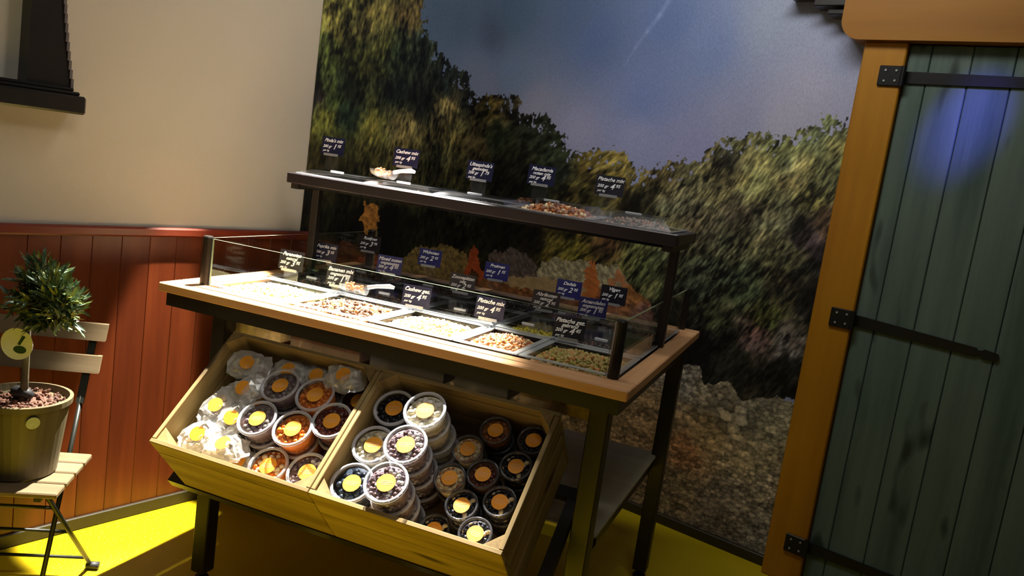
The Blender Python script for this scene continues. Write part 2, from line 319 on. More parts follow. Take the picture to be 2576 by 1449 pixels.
SMALL=[([(-0.48,0.826),(-0.47,0.918),(-0.401,0.964),(-0.216,0.989),(-0.033,0.947),(0.02,0.835),(-0.209,0.796)],(112,92,50),1),([(0.146,0.843),(0.13,0.96),(0.264,1.018),(0.39,0.987),(0.464,0.902)],(85,72,66),1),([(0.441,0.898),(0.443,0.978),(0.524,1.011),(0.697,1.024),(0.86,1.04),(0.916,0.956),(0.717,0.915)],(150,140,108),1),([(0.227,0.883),(0.541,0.914),(0.717,0.915),(0.73,0.845),(0.247,0.84)],(158,132,92),0),([(-0.714,1.169),(-0.757,1.082),(-0.717,1.04),(-0.687,0.989),(-0.649,0.998),(-0.631,1.077),(-0.66,1.163)],(165,108,45),1),([(-0.641,1.147),(-0.534,1.152),(-0.533,0.918),(-0.608,0.936)],(10,7,5),0),([(0.018,0.993),(0.003,0.916),(-0.038,0.816),(0.004,0.79),(0.051,0.865),(0.087,0.808),(0.113,0.827),(0.065,0.948)],(152,66,32),0),([(0.707,1.03),(0.736,1.04),(0.767,0.965),(0.782,0.882),(0.686,0.872),(0.699,0.952)],(172,98,48),0),([(0.843,1.001),(0.868,1.02),(0.916,0.933),(0.894,0.92),(0.865,0.97),(0.831,0.921),(0.804,0.922)],(172,112,72),0),([(-0.776,0.902),(-0.644,0.936),(-0.582,0.846),(-0.766,0.833)],(125,62,34),1)]
TRAIL=[(0.899,2.18),(0.858,2.1),(0.813,2.035),(0.768,1.968),(0.727,1.891)]

def vnoise(U, Z, su, sz, seed, oct=1):
    r = np.random.RandomState(seed); out = 0; amp = 1; tot = 0
    for k in range(oct):
        nx = int(np.ptp(U) / su) + 4; nz = int(np.ptp(Z) / sz) + 4
        g = r.rand(nx, nz); x = (U - U.min()) / su; z = (Z - Z.min()) / sz
        i = x.astype(int); j = z.astype(int); fx = x - i; fz = z - j
        fx = fx * fx * (3 - 2 * fx); fz = fz * fz * (3 - 2 * fz)
        v = (g[i, j] * (1 - fx) + g[i + 1, j] * fx) * (1 - fz) + (g[i, j + 1] * (1 - fx) + g[i + 1, j + 1] * fx) * fz
        out = out + amp * v; tot += amp; amp *= 0.55; su /= 2; sz /= 2
    return out / tot
def worley(U, Z, s, seed):
    r = np.random.RandomState(seed); nx = int(np.ptp(U) / s) + 5; nz = int(np.ptp(Z) / s) + 5
    jx = r.rand(nx, nz); jz = r.rand(nx, nz); val = r.rand(nx, nz)
    x = (U - U.min()) / s + 1; z = (Z - Z.min()) / s + 1; i0 = x.astype(int); j0 = z.astype(int)
    d1 = np.full(U.shape, 9.0); d2 = d1.copy(); cv = np.zeros(U.shape)
    for di in (-1, 0, 1):
        for dj in (-1, 0, 1):
            i = i0 + di; j = j0 + dj; d = np.hypot(i + jx[i, j] - x, j + jz[i, j] - z)
            c = d < d1; d2 = np.where(c, d1, np.minimum(d2, d)); cv = np.where(c, val[i, j], cv); d1 = np.where(c, d, d1)
    return d1, d2 - d1, cv
def idw(cps, U, Z, p=3.6):
    C = np.array(cps); num = np.zeros(U.shape + (3,)); den = np.zeros(U.shape)
    for u, z, r, g, b in C:
        w = 1.0 / (((U - u) ** 2 + (Z - z) ** 2) ** (p / 2) + 1e-6)
        num += w[..., None] * np.array([r, g, b]); den += w
    return num / den[..., None]
def inpoly(P, U, Z):
    c = np.zeros(U.shape, bool); n_ = len(P)
    for k in range(n_):
        x1, y1 = P[k]; x2, y2 = P[(k + 1) % n_]
        if y1 == y2: continue
        c ^= ((y1 > Z) != (y2 > Z)) & (U < (x2 - x1) * (Z - y1) / (y2 - y1) + x1)
    return c
def paint_mural(us, zs):
    U, Z = np.meshgrid(us, zs, indexing='ij')
    j1 = vnoise(U, Z, 0.045, 0.045, 1, 3) - 0.5; j2 = vnoise(U, Z, 0.045, 0.045, 2, 3) - 0.5
    f1 = vnoise(U, Z, 0.012, 0.016, 3, 2) - 0.5; f2 = vnoise(U, Z, 0.012, 0.012, 4, 2) - 0.5
    Uw = U + 0.07 * j1 + 0.03 * f1; Zw = Z + 0.07 * j2 + 0.05 * f2
    img = idw(SKY, U, Z, 2.6) * np.array([0.98, 1.01, 1.0])
    for k in range(len(TRAIL) - 1):
        a = np.array(TRAIL[k]); b = np.array(TRAIL[k + 1]); t = np.clip(((U - a[0]) * (b[0] - a[0]) + (Z - a[1]) * (b[1] - a[1])) / ((b - a) @ (b - a)), 0, 1)
        d = np.hypot(U - a[0] - t * (b[0] - a[0]), Z - a[1] - t * (b[1] - a[1])); img += (15 * np.exp(-(d / (0.012 - 0.002 * k)) ** 2) * (1 - 0.17 * k))[..., None]
    # foliage
    base = idw(FOL, U + 0.06 * j2 + 0.03 * f1, Z + 0.06 * j1 + 0.03 * f2)
    A = U - (0.12 + 0.38 * np.clip(U + 0.2, 0, 1)) * Z; cl = vnoise(A, Z, 0.024, 0.05, 5, 3); lf = vnoise(A, Z, 0.007, 0.024, 6, 2); d1, e1_, cv = worley(A, Z * 0.6, 0.016, 7)
    big = vnoise(A, Z, 0.10, 0.16, 17, 2); tone = 0.28 + 0.75 * np.clip((cl - 0.27) * 1.7, 0, 1.3) + 0.55 * (big - 0.35) * 2 + 1.25 * (lf - 0.5) + 0.35 * (cv - 0.5) + 0.15 * (e1_ - 0.35)
    hue = vnoise(U, Z, 0.08, 0.08, 8, 2) - 0.5
    fol = base * np.clip(tone, 0.1, 2.1)[..., None] * np.stack([1 + 0.22 * hue, 1 + 0.04 * hue, 1 - 0.2 * hue], -1)
    fol = fol * (0.90 + 0.03 * np.clip((U - 0.5) * 2, 0, 1))[..., None]; fol = fol * 0.74 + 0.26 * fol.mean(-1, keepdims=True)
    m = inpoly(FOLP, Uw, Zw); sp = (vnoise(U, Z, 0.015, 0.02, 9, 2) > 0.70) & ~inpoly(FOLP, Uw, Zw + 0.07) ; m &= ~sp
    img = np.where(m[..., None], fol, img)
    # dim earth and stones under the trees
    g1 = vnoise(U + 0.8 * Z, Z, 0.02, 0.012, 10, 3)
    mid = idw(MID, Uw, Zw) * 0.85 * (0.35 + 1.3 * g1)[..., None]
    mm = inpoly(MIDP, U + 0.04 * j1, Z + 0.035 * j2); img = np.where(mm[..., None], mid, img)
    d1, ed, cv = worley(U + 0.25 * Z + 0.02 * f1, Z * 1.35 + 0.012 * f2, 0.05, 12); d1b, edb, cvb = worley(U + 0.02 * f2, Z * 1.5, 0.022, 13)
    big = np.clip((vnoise(U, Z, 0.25, 0.2, 14) - 0.35) * 4, 0, 1) * np.clip((Z - 0.25) * 3, 0.15, 1)
    st = big * (0.45 + 0.75 * cv + 0.9 * np.clip(ed, 0, 0.35) - 0.35 * d1) + (1 - big) * (0.5 + 0.6 * cvb + 0.9 * np.clip(edb, 0, 0.35) - 0.25 * d1b)
    gr = idw(GRD, Uw, Zw) * np.clip(st * (0.75 + 0.5 * vnoise(U, Z, 0.012, 0.01, 15, 2)), 0.12, 1.6)[..., None]
    mg = inpoly(GRDP, U + 0.03 * j1, Z + 0.03 * j2); img = np.where(mg[..., None], gr, img)
    for P_, c, tx in SMALL:
        s_ = inpoly(P_, U + 0.05 * j1 + 0.025 * f1, Z + 0.04 * j2 + 0.02 * f2)
        k = (0.55 + 0.9 * vnoise(U + 0.6 * Z, Z, 0.012, 0.012, 16, 2)) if tx else (0.8 + 0.4 * g1)
        img = np.where(s_[..., None], np.array(c) * 0.78 * k[..., None], img)
    return np.clip(img, 2, 255) / 255.0

MG = 0.004
us = np.concatenate([np.linspace(-1.054, 0, 264), np.linspace(MG, 1.74, 435)]); zs = np.linspace(0.038, 2.62, 640)
img = paint_mural(us, zs)
lin = np.where(img <= 0.04045, img / 12.92, ((img + 0.055) / 1.055) ** 2.4) * 1.75
nu, nz = len(us), len(zs)
X = np.where(us < 0, 0.004, np.maximum(us, 0.004)); Y = np.where(us < 0, np.minimum(us, -0.004), -0.004)
co = np.zeros((nu, nz, 3), np.float32); co[..., 0] = X[:, None]; co[..., 1] = Y[:, None]; co[..., 2] = zs[None, :]
ii, jj = np.meshgrid(np.arange(nu - 1), np.arange(nz - 1), indexing='ij'); a = (ii * nz + jj).ravel()
quads = np.stack([a, a + nz, a + nz + 1, a + 1], 1).astype(np.int32)
me = bpy.data.meshes.new('photo_wallpaper'); me.vertices.add(nu * nz); me.vertices.foreach_set('co', co.ravel())
me.loops.add(quads.size); me.loops.foreach_set('vertex_index', quads.ravel()); me.polygons.add(len(quads))
me.polygons.foreach_set('loop_start', np.arange(0, quads.size, 4, dtype=np.int32))
me.update(calc_edges=True)
ca = me.color_attributes.new('print', 'FLOAT_COLOR', 'POINT'); cc = np.ones((nu * nz, 4), np.float32); cc[:, :3] = lin.reshape(-1, 3); ca.data.foreach_set('color', cc.ravel())
n = NT('wallpaper_print'); n.set(0.55, 0, 0.25)
at = n.node('ShaderNodeAttribute', attribute_name='print'); f = n.noise(n.coord((1, 1, 0.5)), 190, 3, 0.6)
k = n.ramp(f, [(0.3, (0.88, 0.88, 0.88, 1)), (0.7, (1.12, 1.12, 1.12, 1))]); n.base(n.mix(1.0, at.outputs['Color'], k, 'MULTIPLY')); me.materials.append(n.m)
mu = link('photo_wallpaper', me, label='printed wallpaper of trees, sky and pale stones wrapping the corner behind the table', cat='wallpaper'); in_room(mu)

# ------------------------------------------------------------------ timber door on the back wall
dr = thing('door_1', kind='structure'); in_room(dr, (1.725, 0, 0))
MB().box((0, -0.075, 0), (0.143, -0.0045, 2.0), bev=0.004).obj('door_post', M['frame_wood'], dr)
MB().box((1.30, -0.075, 0), (1.44, -0.0045, 2.0), bev=0.004).obj('door_post', M['frame_wood'], dr)
pl = [(-0.085 + 0.07 - 0.07 * math.cos(t), 2.0 + 0.07 - 0.07 * math.sin(t)) for t in [k * math.pi / 16 for k in range(9)]]
MB().prism(pl + [(1.53, 2.0), (1.53, 2.148), (-0.085, 2.148)], 'y', -0.105, -0.0045).obj('door_lintel', M['lintel_wood'], dr)
x = 0.145; k = 0
while x < 1.29:
    w = 0.072 if k == 0 else min(0.126, 1.298 - x)
    MB().box((x + 0.001, -0.052, 0.012), (x + w - 0.001, -0.03, 1.996), bev=0.003).obj('door_plank', M['door_plank'], dr); x += w; k += 1
for zc, tilt in ((1.885, 0), (1.03, -0.022), (0.158, 0)):
    h = MB().box((0.068, -0.084, zc - 0.034), (0.145, -0.075, zc + 0.034), bev=0.002)
    h.lathe([(0.009, -0.034), (0.009, 0.034)], 10, (0.147, -0.082, zc), cap0=True, cap1=True)
    ho = h.obj('hinge_plate', M['hinge'], dr)
    s = MB()
    L = 0.455 if zc < 1.5 else 0.72
    s.prism([(0.15, zc - 0.020), (0.15 + L * 0.86, zc - 0.015), (0.15 + L * 0.86, zc - 0.009), (0.15 + L * 0.89, zc - 0.009), (0.15 + L * 0.91, zc - 0.016), (0.15 + L, zc - 0.012),
             (0.15 + L * 1.01, zc), (0.15 + L, zc + 0.012), (0.15 + L * 0.91, zc + 0.016), (0.15 + L * 0.89, zc + 0.009), (0.15 + L * 0.86, zc + 0.009), (0.15 + L * 0.86, zc + 0.015), (0.15, zc + 0.020)], 'y', -0.060, -0.0522)
    s.v = [(v[0], v[1], v[2] + tilt * (v[0] - 0.15) / L) for v in s.v]
    s.obj('hinge_strap', M['hinge'], dr)
    b = MB()
    for px, pz in ((0.09, 0.018), (0.125, -0.016), (0.09, -0.018), (0.125, 0.018)):
        b.lathe([(0.004, 0), (0.004, 0.003)], 8, (px, 0, 0), cap1=True)
        for q in range(len(b.v) - 16, len(b.v)):
            v = b.v[q]; b.v[q] = (v[0], -0.084 - v[2], zc + pz + v[1])
    b.obj('screw', M['tag_grey'], ho, kind='stuff')
for z0, z1, x0, x1 in ((2.118, 2.142, -0.20, -0.086), (2.088, 2.106, -0.145, -0.086), (2.150, 2.172, -0.30, 1.53)):
    MB().box((x0, -0.09, z0), (x1, -0.0045, z1), bev=0.003).obj('canopy_batten', M['black_paint'], dr)

# ------------------------------------------------------------------ black wall console, upper left
cn = thing('wall_console', label='black painted wooden console with a concave upright on a moulded ledge, on the plaster wall', cat='console'); in_room(cn, (0, -1.955, 0))
MB().box((0.0, -0.8, 1.372), (0.105, 0, 1.425), bev=0.006).box((0.0, -0.8, 1.425), (0.09, -0.012, 1.436), bev=0.004).box((0.0, -0.8, 1.436), (0.075, -0.024, 1.446), bev=0.003).obj('ledge', M['black_paint'], cn)
R = [(-0.030 - 0.030 * math.sin(math.pi * t) - 0.012 * t, 1.446 + 0.62 * t) for t in [k / 24 for k in range(25)]]
Lf = [(-0.150 + 0.004 * math.sin(math.pi * t), 1.446 + 0.62 * t) for t in [k / 24 for k in range(25)]]
MB().prism(R + Lf[::-1], 'x', 0.0, 0.06).obj('upright', M['black_paint'], cn)
e_ = MB()
for (p0, p1) in zip(R[:-1], R[1:]): e_.box((0.0, p0[0] - 0.001, p0[1]), (0.066, p0[0] + 0.007, p1[1] + 0.0005))
e_.obj('edge_highlight', plain('grey_edge_highlight', srgb(92, 86, 88), 0.4), cn)  # grey strip paints the highlight along the upright's black edge
MB().box((0.0, -0.3, 2.066), (0.09, 0.02, 2.11), bev=0.005).obj('top_ledge', M['black_paint'], cn)

# ------------------------------------------------------------------ display table
TX, TY, TZ = 1.4382, 1.0611, 0.92
tb = thing('display_table', (0, 0, 0), label='wood-topped black steel display table with glass guards and a raised upper shelf', cat='table')
def tp(name, mb, m, **k): return mb.obj(name, m, tb, **k)
tp('front_rail', MB().box((0, 0, 0.893), (TX, 0.088, TZ), bev=0.003), M['tabletop']['x'])
tp('back_rail', MB().box((0, 0.985, 0.893), (TX, TY, TZ), bev=0.003), M['tabletop']['x'])
tp('side_rail', MB().box((0, 0.0885, 0.893), (0.095, 0.9845, TZ), bev=0.003), M['tabletop']['y'])
tp('side_rail', MB().box((1.385, 0.0885, 0.893), (TX, 0.9845, TZ), bev=0.003), M['tabletop']['y'])
TI = [0.097, 0.385, 0.658, 0.925, 1.115, 1.383]      # tray divisions along the table
for yy in (0.378, 0.68): tp('tray_bar', MB().box((0.095, yy - 0.006, 0.895), (1.385, yy + 0.006, 0.908)), M['black_steel'])
for a, b in (((0.02, 0.015, 0.852), (TX - 0.02, 0.045, 0.8925)), ((0.02, 1.0, 0.852), (TX - 0.02, 1.03, 0.8925)), ((0.02, 0.0455, 0.852), (0.05, 0.9995, 0.8925)), ((TX - 0.05, 0.0455, 0.852), (TX - 0.02, 0.9995, 0.8925))):
    tp('apron', MB().box(a, b), M['black_steel'])
for lx, ly, m in ((0.165, 0.05, 'black_steel'), (1.34, 0.05, 'lit_leg_steel'), (0.165, 0.96, 'black_steel'), (1.36, 0.96, 'black_steel')):
    lg = tp('leg', MB().box((lx, ly, 0.03), (lx + 0.05, ly + 0.05, 0.892), bev=0.003), M[m])
    MB().lathe([(0.008, 0.012), (0.008, 0.03)], 10, (lx + 0.025, ly + 0.025, 0)).lathe([(0.022, 0.0), (0.024, 0.004), (0.02, 0.012), (0.008, 0.014)], 14, (lx + 0.025, ly + 0.025, 0), cap0=True, cap1=True).obj('levelling_foot', M['rubber'], lg)
tp('lower_board', MB().box((0.10, 0.19, 0.455), (1.376, 1.0, 0.468), bev=0.003), M['grey_shelf'])
for a, b in (((0.12, 0.20, 0.42), (1.37, 0.23, 0.4545)), ((0.12, 0.965, 0.42), (1.359, 0.995, 0.4545)), ((1.34, 0.101, 0.42), (1.37, 0.959, 0.4545)), ((0.12, 0.2305, 0.42), (0.15, 0.9645, 0.4545))):
    tp('lower_bar', MB().box(a, b), M['black_steel'])
tp('cross_bar', MB().box((0.2155, 0.055, 0.28), (1.339, 0.085, 0.31)), M['black_steel'])
for xx0, xx1 in ((0.0955, 0.1165), (1.366, 1.3845)): tp('light_stop_strip', MB().box((xx0, 0.089, 0.893), (xx1, 0.984, 0.9205 - 0.012)), M['black_steel'])  # added strips, block light leaking past the tray sides onto the floor
# upper shelf
for px in (0.078, 1.368):
    tp('shelf_post', MB().box((px, 0.606, 0.92), (px + 0.027, 0.633, 1.24), bev=0.002), M['black_steel'])
    tp('shelf_arm', MB().box((px, 0.48, 1.222), (px + 0.03, 0.76, 1.2405)), M['black_steel'])
SX0, SX1, SY0, SY1 = 0.07, 1.412, 0.461, 0.781
for a, b in (((SX0, SY0, 1.241), (SX1, SY0 + 0.022, 1.276)), ((SX0, SY1 - 0.022, 1.241), (SX1, SY1, 1.276)), ((SX0, SY0 + 0.0225, 1.241), (SX0 + 0.022, SY1 - 0.0225, 1.276)), ((SX1 - 0.022, SY0 + 0.0225, 1.241), (SX1, SY1 - 0.0225, 1.276))):
    tp('shelf_frame', MB().box(a, b, bev=0.003), M['shelf_steel'])
# glass guards and their posts
gz0, gz1 = 0.922, 1.062
def glass(a, b):
    x0, y0 = a; x1, y1 = b
    g = MB().box((x0, y0, gz0), (x1, y1, gz1)); g.m = [0, 1, 0, 0, 0, 0]
    if x1 - x0 > y1 - y0: g.m[3] = g.m[5] = 1
    else: g.m[2] = g.m[4] = 1
    return tp('glass_guard', g, [M['glass'], M['glass_edge']])
glass((0.105, 0.094), (1.355, 0.1)); glass((0.082, 0.115), (0.088, 1.07)); glass((1.372, 0.115), (1.378, 1.07))
for px, py in ((0.085, 0.097), (1.374, 0.097), (0.085, 1.03), (1.374, 1.03)):
    gp = tp('glass_post', MB().lathe([(0.0155, 0.92), (0.0155, 1.064), (0.0135, 1.068)], 14, (px, py, 0), cap1=True), M['black_steel'], smooth=False)
# tilted carrier for the crates
CA = 0.7178
def cu(s, h=0.0): return (s * math.cos(CA) - h * math.sin(CA), s * math.sin(CA) + h * math.cos(CA))
CO = Vector((0.263, -0.114, 0.394))
def cpt(x, s, h): a, b = cu(s, h); return (x, CO.y + a, CO.z + b)
upn = (0, -math.sin(CA), math.cos(CA))
tp('crate_carrier_bar', MB().bar(cpt(0.20, 0.012, -0.0165), cpt(1.335, 0.012, -0.0165), 0.03, up=upn), M['black_steel'])
tp('crate_carrier_bar', MB().bar(cpt(0.20, 0.305, -0.0165), cpt(1.335, 0.305, -0.0165), 0.03, up=upn), M['black_steel'])
for ax in (0.215, 1.32): tp('crate_carrier_arm', MB().bar(cpt(ax, 0.0275, -0.0165), cpt(ax, 0.289, -0.0165), 0.03, up=upn), M['black_steel'])

# ------------------------------------------------------------------ trays of nuts, lids, price cards
def ell_template(nu_=7, nv=4):
    vs = [(0, 0, 1)]; fs = []
    for j in range(1, nv):
        t = math.pi * j / nv
        for i in range(nu_):
            p = 2 * math.pi * i / nu_; vs.append((math.sin(t) * math.cos(p), math.sin(t) * math.sin(p), math.cos(t)))
    vs.append((0, 0, -1)); last = len(vs) - 1
    for i in range(nu_): fs.append((0, 1 + i, 1 + (i + 1) % nu_))
    for j in range(nv - 2):
        for i in range(nu_):
            a = 1 + j * nu_ + i; b = 1 + j * nu_ + (i + 1) % nu_; fs.append((a, a + nu_, b + nu_, b))
    for i in range(nu_): fs.append((1 + (nv - 2) * nu_ + (i + 1) % nu_, 1 + (nv - 2) * nu_ + i, last))
    return np.array(vs), fs
ET, EF = ell_template()
def rotm(r):
    q = r.normal(size=4); q /= np.linalg.norm(q); w, x, y, z = q
    return np.array([[1 - 2 * (y * y + z * z), 2 * (x * y - z * w), 2 * (x * z + y * w)], [2 * (x * y + z * w), 1 - 2 * (x * x + z * z), 2 * (y * z - x * w)], [2 * (x * z - y * w), 2 * (y * z + x * w), 1 - 2 * (x * x + y * y)]])
def nut_heap(name, x0, x1, y0, y1, zb, hgt, size, mats, weights, count, seed, peak=(0.5, 0.5), bump_=0.18):
    r = np.random.RandomState(seed); mb = MB()
    def H(u, v):
        e = min(1, min(u, 1 - u) * 6) * min(1, min(v, 1 - v) * 6)
        return hgt * (1 - bump_) + hgt * bump_ * math.exp(-((u - peak[0]) ** 2 + (v - peak[1]) ** 2) * 3.5) * (0.35 + 0.65 * e)
    N = 9
    g = [(x0 + (x1 - x0) * i / (N - 1), y0 + (y1 - y0) * j / (N - 1), zb + H(i / (N - 1), j / (N - 1)) - size * 0.5) for i in range(N) for j in range(N)]
    top = [(i * N + j, (i + 1) * N + j, (i + 1) * N + j + 1, i * N + j + 1) for i in range(N - 1) for j in range(N - 1)]
    mb.add(g, top, 0)
    rim = [i * N for i in range(N)] + [(N - 1) * N + j for j in range(1, N)] + [i * N + N - 1 for i in range(N - 2, -1, -1)] + [j for j in range(N - 2, 0, -1)]
    b0 = len(mb.v); mb.v += [(g[i][0], g[i][1], zb) for i in rim]
    for k in range(len(rim)):
        k2 = (k + 1) % len(rim); mb.f.append((rim[k], rim[k2], b0 + k2, b0 + k)); mb.m.append(0)
    mb.f.append(tuple(range(b0, b0 + len(rim)))); mb.m.append(0)
    n_ = int(math.sqrt(count * (x1 - x0) / (y1 - y0))); m_ = max(1, count // max(1, n_))
    for i in range(n_):
        for j in range(m_):
            u = (i + r.rand()) / n_; v = (j + r.rand()) / m_
            k = r.choice(len(mats), p=weights); s = size * r.uniform(0.8, 1.2)
            R_ = rotm(r); sc = np.array([s, s * r.uniform(0.5, 0.75), s * r.uniform(0.4, 0.6)])
            m = 0.9 * size
            px = min(max(x0 + (x1 - x0) * u, x0 + m), x1 - m); py = min(max(y0 + (y1 - y0) * v, y0 + m), y1 - m)
            V = (ET * sc) @ R_.T + np.array([px, py, zb + H(u, v) - size * 0.15 + size * 0.5 * r.rand()])
            mb.add(V, EF, int(k))
    return mb.mesh(name, [M[q] for q in mats], smooth=True)

def tray(x0, x1, y0, y1, ztop, depth, wall_mat, label, group, cat='tray', lid=True, k=0.010):
    cx, cy = (x0 + x1) / 2, (y0 + y1) / 2
    t = thing('food_tray', (cx, cy, ztop), label=label, cat=cat, group=group)
    a, b = (x1 - x0) / 2, (y1 - y0) / 2; w = 0.0015; zt = -0.002
    mb = MB()
    z0 = -depth
    mb.box((-a + k + 0.004, -b + k + 0.004, z0), (a - k - 0.004, b - k - 0.004, z0 + w))
    mb.box((-a + k, -b + k, z0), (-a + k + w, b - k, zt)).box((a - k - w, -b + k, z0), (a - k, b - k, zt))
    mb.box((-a + k + w, -b + k, z0), (a - k - w, -b + k + w, zt)).box((-a + k + w, b - k - w, z0), (a - k - w, b - k, zt))
    mb.obj('tub', wall_mat, t)
    rm = MB(); e = 0.001
    rm.box((-a, -b, 0), (a, -b + k + 0.002, 0.004), bev=e).box((-a, b - k - 0.002, 0), (a, b, 0.004), bev=e).box((-a, -b + k + 0.002, 0), (-a + k + 0.002, b - k - 0.002, 0.004), bev=e).box((a - k - 0.002, -b + k + 0.002, 0), (a, b - k - 0.002, 0.004), bev=e)
    rm.obj('rim', M['tray_rim'], t)
    if lid:
        l = MB(); zl = 0.0045; c = 0.018
        l.box((-a + c, -b + c, zl + 0.012), (a - c, b - c, zl + 0.0135))
        def sl(p, q, r_, s_): l.add([p, q, r_, s_], [(0, 1, 2, 3)])
        A = [(-a + 0.002, -b + 0.002, zl), (a - 0.002, -b + 0.002, zl), (a - 0.002, b - 0.002, zl), (-a + 0.002, b - 0.002, zl)]
        B = [(-a + c, -b + c, zl + 0.012), (a - c, -b + c, zl + 0.012), (a - c, b - c, zl + 0.012), (-a + c, b - c, zl + 0.012)]
        for q in range(4): sl(A[q], A[(q + 1) % 4], B[(q + 1) % 4], B[q])
        lo = l.obj('lid', M['lid_plastic'], t)
        MB().box((-0.02, -b + 0.03, zl + 0.014), (0.02, -b + 0.04, zl + 0.022), bev=0.002).obj('lid_grip', M['rim_plastic'], lo)
    return t

ordn = ['leftmost', 'second from left', 'middle', 'second from right', 'rightmost']
ROW1 = [(['peanut', 'peanut_green', 'cashew'], [.6, .3, .1], 'pale peanuts with greenish ones'), (['raisin', 'peanut', 'almond'], [.45, .35, .2], 'raisins and light nuts mixed'),
        (['cashew', 'peanut', 'almond'], [.7, .2, .1], 'cream cashews'), (['almond', 'cashew', 'almond_dark'], [.5, .25, .25], 'reddish brown nut mix'), (['pistachio', 'pist_green', 'almond'], [.55, .3, .15], 'olive tan pistachios')]
ROW2 = [(['dark_fruit', 'almond_dark'], [.7, .3], 'dark nuts'), (['raisin', 'dark_fruit'], [.5, .5], 'dark raisins'), (['grey_fruit', 'dark_fruit'], [.7, .3], 'grey seeds'),
        (['yellow_fruit', 'pist_green'], [.8, .2], 'yellow dried fruit'), (['dark_fruit', 'raisin'], [.6, .4], 'very dark dried fruit')]
ROW3 = [(['rose_fruit', 'dark_fruit'], [.5, .5], 'rosy brown dried fruit'), (['raisin', 'grey_fruit'], [.6, .4], 'raisins with grey seeds'), (['dark_fruit', 'grey_fruit'], [.6, .4], 'dark and grey seeds'),
        (['rose_fruit', 'almond_dark'], [.6, .4], 'pinkish brown nuts'), (['rose_fruit', 'grey_fruit'], [.5, .5], 'dusty pink dried fruit')]
sd = 100
for rname, rows, ya, yb, cnt in (('front', ROW1, 0.098, 0.371, 520), ('middle', ROW2, 0.385, 0.673, 260), ('back', ROW3, 0.687, 0.976, 220)):
    for i in range(5):
        xa, xb = TI[i] + 0.002, TI[i + 1] - 0.002
        sd += 1; dk = (rname == 'front' and i in (2, 3)) or rname != 'front'
        tray(xa, xb, ya, yb, 0.921, 0.13 if rname == 'front' else 0.08, M['black_tub'] if dk else M['plastic'],
             ('%s food tray, %s of the %s row on the table' % ('black' if dk else 'clear', ordn[i], rname)), rname + ' row of trays on the table', lid=rname != 'front', k=0.015 if rname == 'front' else 0.010)
        d = 0.13 if rname == 'front' else 0.08
        h = d + 0.008 if rname == 'front' else d - 0.006
        zb = 0.921 - d + 0.002
        kk = 0.0175 if rname == 'front' else 0.0125
        me_ = nut_heap('nuts', xa + kk, xb - kk, ya + kk, yb - kk, zb, h - 0.006, 0.0095 if i != 3 else 0.011, rows[i][0], rows[i][1], cnt, sd, peak=(0.5, 0.45))
        nm = 'nuts' if rname == 'front' else 'dried_fruit'
        link(nm, me_, label='%s heaped in the %s tray of the %s row on the table' % (rows[i][2], ordn[i], rname), cat='nuts' if nm == 'nuts' else 'dried fruit', kind='stuff')
ROWS = [(['peanut', 'almond'], [.5, .5], 'dark peanut mix', 0.020), (['almond', 'cashew'], [.6, .4], 'orange brown nuts', 0.022), (['dark_fruit', 'grey_fruit'], [.6, .4], 'dark seed mix', 0.024), (['almond', 'cashew', 'rose_fruit'], [.4, .3, .3], 'pinkish brown nut mix', 0.056), (['grey_fruit', 'dark_fruit', 'rose_fruit'], [.4, .3, .3], 'grey brown nut mix', 0.048)]
for i in range(5):
    xa = SX0 + 0.024 + i * 0.2588; xb = xa + 0.2568; ya, yb = SY0 + 0.024, SY1 - 0.024
    t = thing('shelf_tray', ((xa + xb) / 2, (ya + yb) / 2, 1.276), label='clear food tray hanging in the raised upper shelf, %s of five' % ordn[i], cat='tray', group='trays in the upper shelf')
    a, b = (xb - xa) / 2 - 0.001, (yb - ya) / 2 - 0.0005; tb_ = MB(); z0 = -0.045; w = 0.0015
    tb_.box((-a, -b, z0), (a, b, z0 + w)).box((-a, -b, z0 + w), (-a + w, b, 0.0)).box((a - w, -b, z0 + w), (a, b, 0.0)).box((-a + w, -b, z0 + w), (a - w, -b + w, 0.0)).box((-a + w, b - w, z0 + w), (a - w, b, 0.0))
    tb_.obj('tub', M['shade_plastic'], t)
    rr = MB().box((-a, -b - 0.012, 0.0005), (a, -b + 0.006, 0.0035)).box((-a, b - 0.006, 0.0005), (a, b + 0.012, 0.0035)).box((-a, -b + 0.006, 0.0005), (-a + 0.006, b - 0.006, 0.0035)).box((a - 0.006, -b + 0.006, 0.0005), (a, b - 0.006, 0.0035))
    rr.obj('rim', M['tray_rim'], t)
    lh = 0.018 if i < 3 else 0.034
    l = MB(); A = [(-a, -b, 0.004), (a, -b, 0.004), (a, b, 0.004), (-a, b, 0.004)]; c = 0.03; B = [(-a + c, -b + c, lh), (a - c, -b + c, lh), (a - c, b - c, lh), (-a + c, b - c, lh)]
    l.add(A + B, [(0, 1, 5, 4), (1, 2, 6, 5), (2, 3, 7, 6), (3, 0, 4, 7), (4, 5, 6, 7)]); lo = l.obj('lid', M['lid_plastic'], t)
    MB().box((-0.025, -b + 0.04, lh + 0.0005), (0.025, -b + 0.05, lh + 0.007), bev=0.002).obj('lid_grip', M['rim_plastic'], lo)
    sd += 1
    me_ = nut_heap('nuts', xa + 0.006, xb - 0.006, ya + 0.006, yb - 0.006, 1.276 - 0.0425, ROWS[i][3] + 0.008, 0.0095, ROWS[i][0], ROWS[i][1], 300, sd, bump_=0.6)
    link('nuts', me_, label='%s in the %s tray of the raised upper shelf' % (ROWS[i][2], ordn[i]), cat='nuts', kind='stuff')

